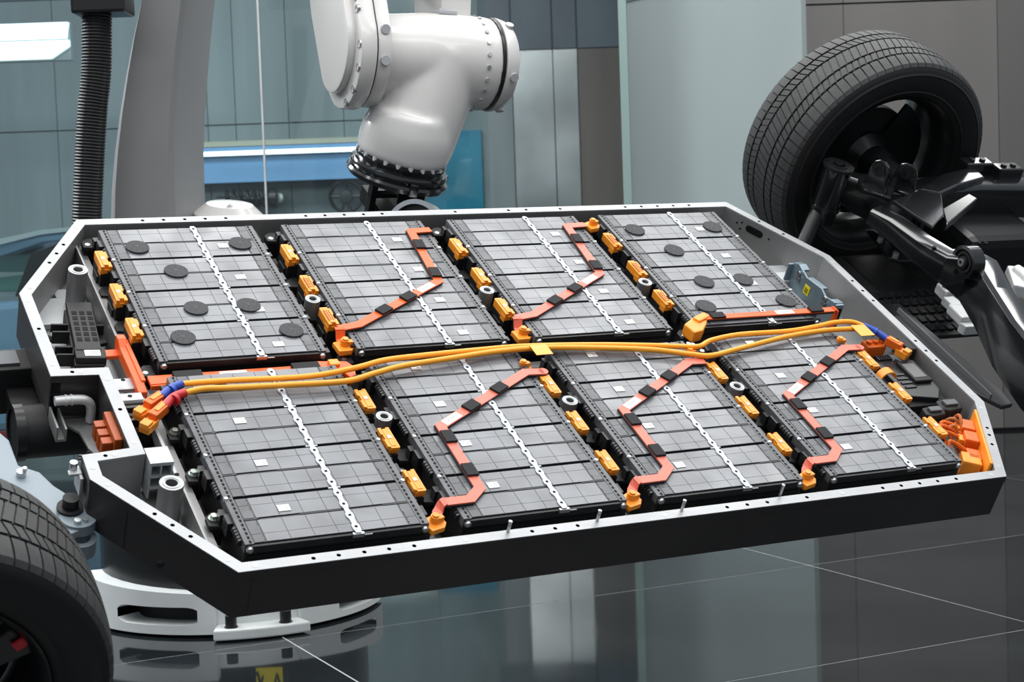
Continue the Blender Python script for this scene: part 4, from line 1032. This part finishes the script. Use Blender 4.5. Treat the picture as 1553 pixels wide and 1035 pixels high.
# ------------------------------------------------------------------ wheels
def ribmesh(z0, z1, rm, N, notch, d=.0045, skew=0.0):
    mb = MB(); bm = mb.bm; rings = []
    da = 2*PI/N; prof_n = 5
    zs = [z0+(z1-z0)*k/4 for k in range(5)]
    for i in range(N):
        for ph, low in ((0, 0), (1-notch, 0), (1-notch+.001, 1), (.999, 1)):
            row = []
            for z in zs:
                a = da*(i+ph)+skew*(z-z0)/(z1-z0)
                rr = crown(z)+rm-(d if low else 0)
                row.append(bm.verts.new((rr*math.cos(a), rr*math.sin(a), z)))
            b0 = bm.verts.new(((crown(z0)-.012)*math.cos(da*(i+ph)), (crown(z0)-.012)*math.sin(da*(i+ph)), z0)); b1 = bm.verts.new(((crown(z1)-.012)*math.cos(da*(i+ph)+skew), (crown(z1)-.012)*math.sin(da*(i+ph)+skew), z1))
            rings.append([b0]+row+[b1])
    n = len(rings)
    for i in range(n):
        for j in range(6): bm.faces.new((rings[i][j], rings[(i+1) % n][j], rings[(i+1) % n][j+1], rings[i][j+1]))
    return mb.mesh('tread_rib', rubber, 25)
def crown(z): return .3505-.55*z*z-22*z**4
wm = {}
tyre_prof = [(.232, .095), (.238, .112), (.262, .124), (.290, .128), (.312, .1255), (.328, .118), (.3375, .108), (.3395, .096)]
wm['tyre'] = MB().lathe(tyre_prof+[(crown(z)-.008, z) for z in (.06, .03, 0, -.03, -.06)]+[(r, -z) for r, z in tyre_prof[::-1]], 96, cap=False).mesh('tyre', rubber_s, 50)
# mould rings on the sidewall
wm['bead_ring'] = MB().lathe([(.252, .120), (.256, .1245), (.260, .1225)], 80, cap=False).lathe([(.306, .1262), (.310, .1285), (.315, .1245)], 80, cap=False).mesh('sidewall_ring', rubber_s, 40)
wm['rib0'] = ribmesh(-.026, .026, 0, 96, .16, .0035, .05)
wm['rib1'] = ribmesh(.033, .060, 0, 110, .22, .004, .03)
wm['rib2'] = ribmesh(-.060, -.033, 0, 110, .22, .004, -.03)
def blockmesh(N=78, sgn=1):
    mb = MB(); bm = mb.bm; da = 2*PI/N*.86; zs = [.067, .080, .094, .108, .117]
    rad = [crown(.067), crown(.080), crown(.094)-.0005, .3395, .331]
    def row(a, extra): return [bm.verts.new((r*math.cos(a+extra*k), r*math.sin(a+extra*k), sgn*z)) for k, (r, z) in enumerate(zip(rad, zs))]
    R = [row(da*f, .004) for f in (0, .30, .33, .63, .66, 1)]
    for k in (1, 3):
        pass
    B = [[bm.verts.new((v.co.x*(1-.012/.34), v.co.y*(1-.012/.34), v.co.z)) for v in r] for r in (R[0], R[-1])]
    for i in range(len(R)-1):
        for j in range(4): bm.faces.new((R[i][j], R[i+1][j], R[i+1][j+1], R[i][j+1]))
    for q, p in ((R[0], B[0]), (R[-1], B[1])):
        for j in range(4): bm.faces.new((q[j], q[j+1], p[j+1], p[j]))
    bm.faces.new([r[0] for r in R]+[B[1][0], B[0][0]]); bm.faces.new([r[-1] for r in R]+[B[1][-1], B[0][-1]])
    return mb.mesh('tread_block', rubber, 25)
NB = 78
wm['blk'], wm['blk2'] = blockmesh(NB, 1), blockmesh(NB, -1)
wm['rim'] = MB().lathe([(.236, .112), (.240, .104), (.226, .095), (.216, .06), (.214, -.05), (.226, -.098), (.240, -.106), (.236, -.114), (.222, -.104), (.206, -.06), (.206, .06), (.222, .100)], 72, close=True).mesh('rim_barrel', gblack2, 40)
sp_pts = []
mb = MB()
mb.prism([(.05, -.032), (.12, -.022), (.212, -.036), (.218, -.01), (.218, .03), (.212, .036), (.12, .022), (.05, .032)], -.092, -.068)
wm['spoke'] = mb.mesh('spoke', gblack2, 0, .005)
wm['hub'] = MB().lathe([(.0001, -.086), (.034, -.086), (.038, -.094), (.072, -.090), (.076, -.05), (.076, .02), (.05, .05), (.05, .11), (.0001, .11)], 36).mesh('hub', gblack2, 35)
wm['disc'] = MB().lathe([(.06, -.02), (.150, -.02), (.150, .004), (.06, .004)], 48, close=True).mesh('brake_disc', plast_m, 35)
wm['shield'] = MB().lathe([(.05, .012), (.186, .012), (.188, .020), (.05, .020)], 40, close=True, arc=(2.2, 2.2+5.2)).mesh('dust_shield', gblack2, 35)
def wheel(mw, label, disc=True):
    t = thing('wheel', label, 'wheel', mw)
    ty = put('tyre', wm['tyre'], t); put('sidewall_ring', wm['bead_ring'], ty)
    for k in ('rib0', 'rib1', 'rib2'): put('tread_rib', wm[k], ty)
    for k in range(NB):
        put('tread_block', wm['blk'], ty, rot=(0, 0, 2*PI*k/NB)); put('tread_block', wm['blk2'], ty, rot=(0, 0, 2*PI*(k+.5)/NB))
    put('rim_barrel', wm['rim'], t)
    for k in range(5): put('spoke', wm['spoke'], t, rot=(0, 0, 2*PI*k/5+.3))
    put('hub', wm['hub'], t)
    put('brake_disc', wm['disc'], t); put('dust_shield', wm['shield'], t)
    return t
def axisM(x, y, z, sgn): return TM @ Matrix.Translation((x, y, z)) @ Matrix.Rotation(sgn*PI/2, 4, 'X')
wheel(axisM(2.432, .222, .062, 1) @ Matrix.Scale(1.065, 4), 'black tyred wheel standing behind the tray at upper right, tread facing left')
wf = wheel(axisM(-.66, -1.372, -.012, -1), 'black front wheel with worn-looking brown tread at lower left corner')
def ty(px, py, y):         # photograph point -> chassis frame on the plane of constant y
    dv = RT.transposed() @ Vector(A @ np.array([(px - CX) / FPX, (py - CY) / FPX, 1.0])); o = RT.transposed() @ (Vector((0, 0, H)) - TT)
    return o + dv*((y - o.y)/dv.y)
q = ty(30, 975, -1.465); lx_, ly_ = q.x+.66, -(q.z+.012)
an = math.atan2(ly_, lx_); rr_ = math.hypot(lx_, ly_)
MB().prism([(rr_-.012, -.008), (rr_+.010, -.010), (rr_+.012, .008), (rr_-.010, .010)], -.099, -.094, Matrix.Rotation(an, 4, 'Z')).build('red_mark', red_m, wf, 0, label='small red mark on a spoke')
k = 0
for o in wf.children:
    if o.name.split('.')[0] == 'spoke': o.rotation_euler = (0, 0, an+2*PI*k/5); k += 1
put('brake_shield', MB().cyl((0, 0), .203, .024, .030, 40).mesh('brake_shield', gblack2, 35), wf)

# ------------------------------------------------------------------ rear subframe at the right
def lt(o):                     # build under a thing whose frame is the chassis frame shifted
    oi = o.matrix_world.inverted() @ TM
    def f(mb, name, m, parent=None, **k):
        for v in mb.bm.verts: v.co = oi @ v.co
        return mb.build(name, m, parent or o, **k)
    return f
sf = thing('rear_subframe', 'gloss black suspension subframe with round bushings at right edge', 'subframe', at(2.35, -.2, -.02))
B_ = lt(sf)
bs = B_(MB().cyl((2.19, .036), .042, -.06, .118, 32).ring((2.19, .036), .040, .047, -.02, -.008, 32), 'bushing_tower', gblack)
B_(MB().ring((2.19, .036), .026, .047, .116, .124, 36).ring((2.19, .036), .020, .028, .119, .126, 28).cyl((2.19, .036), .021, .112, .120, 24).cyl((2.19, .036), .012, .118, .130, 16), 'bushing_face', gblack2, bs)
for k in range(3):
    a = k*2.1
    B_(MB().prism([(2.19+.010*math.cos(a)-.004*math.sin(a), .036+.010*math.sin(a)+.004*math.cos(a)), (2.19+.024*math.cos(a)-.006*math.sin(a), .036+.024*math.sin(a)+.006*math.cos(a)), (2.19+.024*math.cos(a)+.006*math.sin(a), .036+.024*math.sin(a)-.006*math.cos(a)), (2.19+.010*math.cos(a)+.004*math.sin(a), .036+.010*math.sin(a)-.004*math.cos(a))], .118, .1245), 'bushing_rib', gblack, bs)
def beam(pts, name, m, parent=None, bev=.010):
    # pts: (x, y, ztop, half width, depth), box section swept along the points
    mb = MB(); prev = None
    for i, (x, y, z, w, d) in enumerate(pts):
        t = Vector((pts[min(i+1, len(pts)-1)][0]-pts[max(i-1, 0)][0], pts[min(i+1, len(pts)-1)][1]-pts[max(i-1, 0)][1], 0)).normalized(); n_ = Vector((-t.y, t.x, 0))
        c = Vector((x, y, z)); r = [mb.bm.verts.new(v) for v in (c+n_*w, c+n_*w*.7+Vector((0, 0, .008)), c-n_*w*.7+Vector((0, 0, .008)), c-n_*w, c-n_*w-Vector((0, 0, d)), c+n_*w-Vector((0, 0, d)))]
        if prev:
            for k in range(6): mb.bm.faces.new((prev[k], prev[(k+1) % 6], r[(k+1) % 6], r[k]))
        else: mb.bm.faces.new(r[::-1])
        prev = r
    mb.bm.faces.new(prev)
    return B_(mb, name, m, parent, smooth=40, bevel=bev)
TOPZ = .10
def tp(*pl, z=TOPZ): return [tuple(tl(px, py, z))[:2] for px, py in pl]
beam([(2.215, .035, .095, .030, .075), (2.27, .01, .088, .036, .10), (2.34, -.03, .082, .042, .11), (2.42, -.045, .080, .045, .10), (2.52, -.02, .080, .05, .09), (2.68, -.01, .084, .05, .09), (2.85, -.02, .084, .05, .10), (3.0, -.03, .084, .05, .10)], 'cross_rail', gblack)
rail = tp((1330, 312), (1362, 330), (1402, 361), (1440, 386), (1472, 390), (1494, 402), (1520, 440), (1553, 486), (1600, 540), (1660, 600))
zz = [.088, .092, .096, .100, .108, .108, .098, .09, .085, .085]; ww = [.03, .034, .034, .034, .044, .044, .038, .036, .036, .036]; dd_ = [.04, .05, .06, .075, .12, .12, .12, .14, .15, .15]
beam([(p[0], p[1], z, w, h) for p, z, w, h in zip(rail, zz, ww, dd_)], 'side_rail', gblack)
B_(MB().prism(tp((1352, 309), (1390, 294), (1426, 299), (1430, 331), (1413, 350), (1392, 336)), .100, .112), 'gusset_plate', gblack, smooth=0, bevel=.004)
B_(MB().prism(tp((1391, 292), (1429, 268), (1474, 257), (1492, 274), (1450, 286), (1424, 298)), .085, .112), 'top_plate', gblack, smooth=0, bevel=.006)
B_(MB().prism(tp((1429, 316), (1469, 293), (1483, 301), (1436, 341)), .075, .100), 'diagonal_brace', gblack, smooth=0, bevel=.004)
B_(MB().prism(tp((1296, 262), (1330, 262), (1362, 276), (1352, 300), (1310, 286)), .080, .098), 'seat_plate', gblack, smooth=0, bevel=.005)
def ear(pb, w, h, rz):
    x, y, z = tl(*pb, .095)
    sh_ = [(-w*.62, 0), (w*.62, 0), (w*.50, h*.35), (w*.46, h*.7), (w*.36, h*.9), (w*.12, h), (-w*.12, h), (-w*.36, h*.9), (-w*.46, h*.7), (-w*.50, h*.35)]
    e = B_(MB().prism(sh_, -.008, .008, Matrix.Translation((x, y, z)) @ Matrix.Rotation(rz, 4, 'Z') @ Matrix.Rotation(PI/2, 4, 'X')), 'mounting_ear', gblack, smooth=0, bevel=.004)
    B_(MB().ring((0, h*.68), .010, .020, -.011, .011, 20, Matrix.Translation((x, y, z)) @ Matrix.Rotation(rz, 4, 'Z') @ Matrix.Rotation(PI/2, 4, 'X')), 'ear_boss', gblack2, e)
ear((1325, 286), .062, .092, -1.15); ear((1366, 288), .070, .086, -.75)
def tx(px, py, x):         # photograph point -> chassis frame on the plane of constant x
    dv = RT.transposed() @ Vector(A @ np.array([(px - CX) / FPX, (py - CY) / FPX, 1.0])); o = RT.transposed() @ (Vector((0, 0, H)) - TT)
    return o + dv*((x - o.x)/dv.x)
bq = tx(1464, 398, rail[4][0]-.050)
b2 = Matrix.Translation(bq) @ Matrix.Rotation(-PI/2, 4, 'Y')
rr = B_(MB().ring((0, 0), .037, .047, -.03, .010, 36, b2), 'bushing_ring', gblack)
B_(MB().cyl((0, 0), .037, -.03, .002, 32, b2).ring((0, 0), .024, .030, .002, .008, 28, b2).cyl((0, 0), .017, .0, .014, 24, b2), 'bushing_rubber', plast_m, rr)
B_(MB().ring((0, 0), .006, .011, .014, .018, 18, b2), 'bushing_sleeve', steel, rr)
mb = MB()
for px, py in ((1485, 369), (1495, 369), (1418, 373)):
    p = tl(px, py, .112); mb.cyl((p.x, p.y), .006, .110 if px > 1450 else .1, .1145 if px > 1450 else .1085, 12)
B_(mb, 'rail_holes', black)
for (pq, w) in (((1478, 250), .055), ((1525, 258), .05)):
    x, y, _ = tl(*pq, .11)
    c_ = B_(MB().box(x-w, x+w, y-.03, y+.02, .07, .128), 'clamp', gblack, smooth=0, bevel=.008)
    for dx in (-.4, .35): B_(MB().cyl((x+dx*w, y-.005), .010, .128, .134, 12), 'clamp_bolt', gblack2, c_)
B_(MB().rod((2.11, -.02, -.12), (2.20, .06, .02), .022, 20, .026), 'strut_tube', gblack2)
lp = B_(MB().prism([(2.375, .03), (2.345, -.135), (2.365, -.155), (2.46, -.165), (2.47, -.13), (2.40, -.11), (2.40, .02)], -.108, -.098), 'lower_bracket', gblack, smooth=0, bevel=.003)
for (x, y) in ((2.385, -.03), (2.375, -.125), (2.45, -.14)): B_(MB().cyl((x, y), .010, -.098, -.088, 6), 'bracket_bolt', steel, lp)
B_(MB().rod((2.44, -.05, -.10), (2.46, -.08, .04), .02, 12), 'bracket_post', gblack2)
# drive unit under the subframe
du = thing('rear_drive_unit', 'black rear drive unit housing in the shadow under the subframe', 'drive unit', at(2.5, .0, -.2))
B_ = lt(du)
B_(MB().rod((2.58, -.20, -.24), (2.58, .03, -.24), .09, 36), 'motor_housing', gblack2)
B_(MB().box(2.56, 2.86, -.22, .02, -.16, .0), 'gear_housing', gblack2, smooth=0, bevel=.03)
B_(MB().rod((2.41, -.02, .085), (2.41, .12, .085), .035, 20), 'drive_shaft', gblack2)
B_(MB().box(2.30, 2.75, -.25, .04, -.27, -.19), 'sump_plate', gblack2, smooth=0, bevel=.02)
# dark underbody plate, mesh and rail beyond the tray's right edge
up_ = thing('underbody_panel', 'dark ribbed underbody panel with a long sloping side rail right of the tray', 'panel', at(2.3, -.4, -.2))
B_ = lt(up_)
B_(MB().box(2.16, 2.62, -.42, .03, -.205, -.192), 'plate', plast_m, smooth=0)
mbn = 0
for i in range(9):
    for j in range(5):
        B_(MB().box(2.28+i*.032, 2.302+i*.032, -.40+j*.045, -.372+j*.045, -.190, -.184), 'raised_pad', gblack2, smooth=0)
B_(MB().prism([(2.165, -.40), (2.165, -.80), (2.205, -.865), (2.245, -.86), (2.255, -.80), (2.225, -.40)], -.125, -.112), 'side_rail', blugrey if False else mat('dark_grey_rail', (.035, .037, .038), .4), smooth=0, bevel=.003)
B_(MB().box(2.186, 2.192, -.83, -.40, -.112, -.098), 'rail_lip', mat('mid_grey_rail_lip', (.12, .125, .13), .4), smooth=0)
B_(MB().box(2.165, 2.225, -.42, -.36, -.2, -.112), 'rail_support', gblack2, smooth=0)
# cast aluminium mounts
for (nm, lab, pts_, z) in (('cast_mount', 'bright cast aluminium mount below the subframe rail, stepped', None, -.1),):
    t = thing('aluminium_mount', lab, 'mount', at(2.44, -.42, -.18), 'cast aluminium mounts'); B_ = lt(t)
    B_(MB().prism([(2.37, -.40), (2.49, -.42), (2.50, -.475), (2.365, -.475)], -.125, -.095), 'body', castal, smooth=0, bevel=.005)
    B_(MB().prism([(2.36, -.475), (2.505, -.475), (2.50, -.50), (2.365, -.50)], -.14, -.110), 'front_step', castal, smooth=0, bevel=.004)
    B_(MB().prism([(2.40, -.30), (2.44, -.29), (2.44, -.345), (2.395, -.35)], -.12, -.088), 'rear_block', castal, smooth=0, bevel=.004)
    B_(MB().prism([(2.385, -.355), (2.425, -.355), (2.43, -.40), (2.385, -.405)], -.125, -.10), 'link_block', castal, smooth=0, bevel=.004)
    B_(MB().box(2.45, 2.475, -.35, -.30, -.12, -.07), 'upright', castal, smooth=0, bevel=.004)
    B_(MB().cyl((2.41, -.325), .010, -.088, -.080, 12).rod((2.47, -.325, -.2), (2.47, -.325, -.11), .01, 10), 'bolt', steel)
t = thing('aluminium_mount', 'bright cast aluminium bracket cut by right edge of the picture', 'mount', at(2.50, -.62, -.05), 'cast aluminium mounts'); B_ = lt(t)
q0, q1, q2, q3 = tl(1528, 402, -.02), tl(1553, 404, -.02), tl(1575, 440, -.02), tl(1538, 432, -.02)
B_(MB().prism([(q0.x, q0.y), (q1.x, q1.y), (q2.x, q2.y), (q3.x, q3.y)], -.06, -.02), 'body', castal, smooth=0, bevel=.006)
B_(MB().rod((q0.x+.01, q0.y-.03, -.02), (q2.x, q2.y+.02, -.015), .018, 12), 'tube', castal)

# ------------------------------------------------------------------ front suspension and drive parts at the left
ka = thing('suspension_link', 'grey blue suspension link with dark bolt ending beside the front wheel', 'control arm', at(-.27, -.85, -.12)); B_ = lt(ka)
A_ = [tl(px, py, -.1) for px, py in ((-40, 640), (0, 656), (14, 668), (28, 706), (60, 716), (82, 737), (138, 772), (134, 784), (122, 804), (104, 812), (80, 795), (40, 760), (-40, 700))]
B_(MB().prism([(p.x, p.y) for p in A_], -.118, -.1), 'arm_plate', blugrey, smooth=0, bevel=.004)
c = tl(115, 787, -.1)
ds = B_(MB().cyl((c.x+.004, c.y), .036, -.118, -.094, 32), 'ball_joint_disc', blugrey)
c2_ = tl(106, 772, -.094)
B_(MB().cyl((c2_.x, c2_.y), .026, -.094, -.088, 24).cyl((c2_.x, c2_.y), .016, -.088, -.066, 20), 'arm_bolt', plast_m, ds)
c3 = tl(112, 792, -.094)
B_(MB().cyl((c3.x+.006, c3.y-.004), .007, -.094, -.086, 6).cyl((c3.x+.022, c3.y), .006, -.094, -.088, 6), 'small_bolt', steel, ds)
c4 = tl(32, 722, -.1)
B_(MB().cyl((c4.x, c4.y), .010, -.1, -.088, 10).cyl((c4.x+.006, c4.y), .005, -.088, -.080, 8), 'arm_stud', steel)
c5 = tl(122, 815, -.13)
B_(MB().ring((c5.x, c5.y), .020, .032, -.165, -.13, 24), 'lower_bush', blugrey)
fd = thing('front_drive_unit', 'black motor housing and ribbed cover behind the left tray corner', 'drive unit', at(-.33, -.5, -.2)); B_ = lt(fd)
q = tl(82, 642, -.14)
Rx = Matrix.Translation((q.x+.02, q.y+.01, -.165)) @ Matrix.Rotation(-PI/2, 4, 'Y')
B_(MB().prism([(.058*math.cos(a), .058*math.sin(a)) for a in [k*2*PI/28 for k in range(28)]], -.05, .10, Rx), 'motor_end', plast_m, smooth=40, bevel=.01)
B_(MB().ring((0, 0), .052, .064, .085, .105, 32, Rx), 'motor_ring', gblack2)
q2 = tl(20, 560, -.12)
B_(MB().box(q2.x-.30, q2.x+.05, q2.y-.03, q2.y+.05, -.22, -.10), 'cover', plast_m, smooth=0, bevel=.005)
for k in range(3): B_(MB().box(q2.x+.052+k*.010, q2.x+.057+k*.010, q2.y-.02, q2.y+.04, -.20, -.095), 'cooling_rib', plast_m, smooth=0)
B_(MB().box(q2.x-.28, q2.x+.01, q2.y-.015, q2.y+.035, -.10, -.094), 'cover_panel', mat('dusty_grey_panel', (.11, .12, .13), .5), smooth=0)
q3 = tl(28, 590, -.16)
B_(MB().box(q3.x-.03, q3.x+.06, q3.y-.10, q3.y+.03, -.20, -.15).rod((q3.x+.05, q3.y-.08, -.17), (q3.x+.09, q3.y-.08, -.17), .03, 20), 'lower_block', plast_m, bevel=.004)
# ------------------------------------------------------------------ car far left
YC = 10.6
car = thing('car', 'light blue car with dark pillar and mint seats far left behind the tray', 'car', Matrix.Translation((-3.2, YC, 0)))
def CP(px, py): p = W(px, py, YC); return (p.x+3.2, p.z)
XZ = Matrix(((1, 0, 0, 0), (0, 0, 1, 0), (0, 1, 0, 0), (0, 0, 0, 1)))
MB().prism([CP(-700, 500), CP(0, 458), (CP(120, 445)), CP(250, 450), CP(300, 470), CP(308, 560), CP(300, 640), CP(-700, 690), CP(-760, 600)], 0, 1.75, XZ).build('lower_body', carblue, car, 0, bevel=.05)
MB().prism([CP(-330, 405), CP(-120, 378), CP(0, 367), CP(60, 353), CP(120, 347), CP(200, 349), CP(255, 372), CP(250, 384), CP(200, 364), CP(120, 362), CP(60, 368), CP(0, 388), CP(-120, 398), CP(-330, 425)], .05, 1.70, XZ).build('roof', carblue, car, 30, bevel=.01)
MB().prism([CP(-330, 401), CP(-120, 374), CP(0, 362), CP(60, 349), CP(120, 343), CP(200, 345), CP(200, 350), CP(120, 349), CP(60, 356), CP(0, 371), CP(-120, 382), CP(-330, 409)], .02, .12, XZ).build('roof_rail', carwhite, car, 30)
MB().prism([CP(20, 450), CP(44, 385), CP(98, 366), CP(110, 372), CP(70, 455)], .04, .09, XZ).build('pillar', plast_m, car, 0)
MB().prism([CP(60, 455), CP(110, 366), CP(205, 362), CP(250, 384), CP(260, 455)], .05, .07, XZ).build('rear_window', carglass, car, 0)
MB().prism([CP(-400, 460), CP(-300, 420), CP(0, 385), CP(42, 386), CP(18, 452)], .06, .07, XZ).build('front_window', glass, car, 0)
MB().box(CP(-420, 450)[0], CP(240, 450)[0], 1.5, 1.6, CP(0, 470)[1], CP(0, 385)[1]).build('far_side', carglass, car, 0) if False else None
for (a, b_, c, d) in ((-60, 28, 385, 415), (-60, 20, 418, 446)):
    MB().prism([CP(a, d), CP(b_-6, d), CP(b_, c), CP(a, c+10)], .35, .7, XZ).build('seat', seat_t, car, 0, bevel=.02)
MB().prism([CP(-700, 655), CP(210, 655), CP(210, 668), CP(-700, 672)], -.012, .02, XZ).build('light_strip', red_lamp, car, 0)
for px in (-560, 235):
    x, z = CP(px, 650); MB().rod((x, -.01, .34), (x, .22, .34), .34, 32).build('road_wheel', rubber_s, car)

# joined pieces too small to tell apart one by one
for o in bpy.data.objects:
    if o.name.split('.')[0] in ('strap_holes', 'strap_clip', 'slot_row', 'hinge_row', 'vent_holes', 'label_print', 'rail_holes', 'slot_holes', 'tab_holes'): o['kind'] = 'stuff'
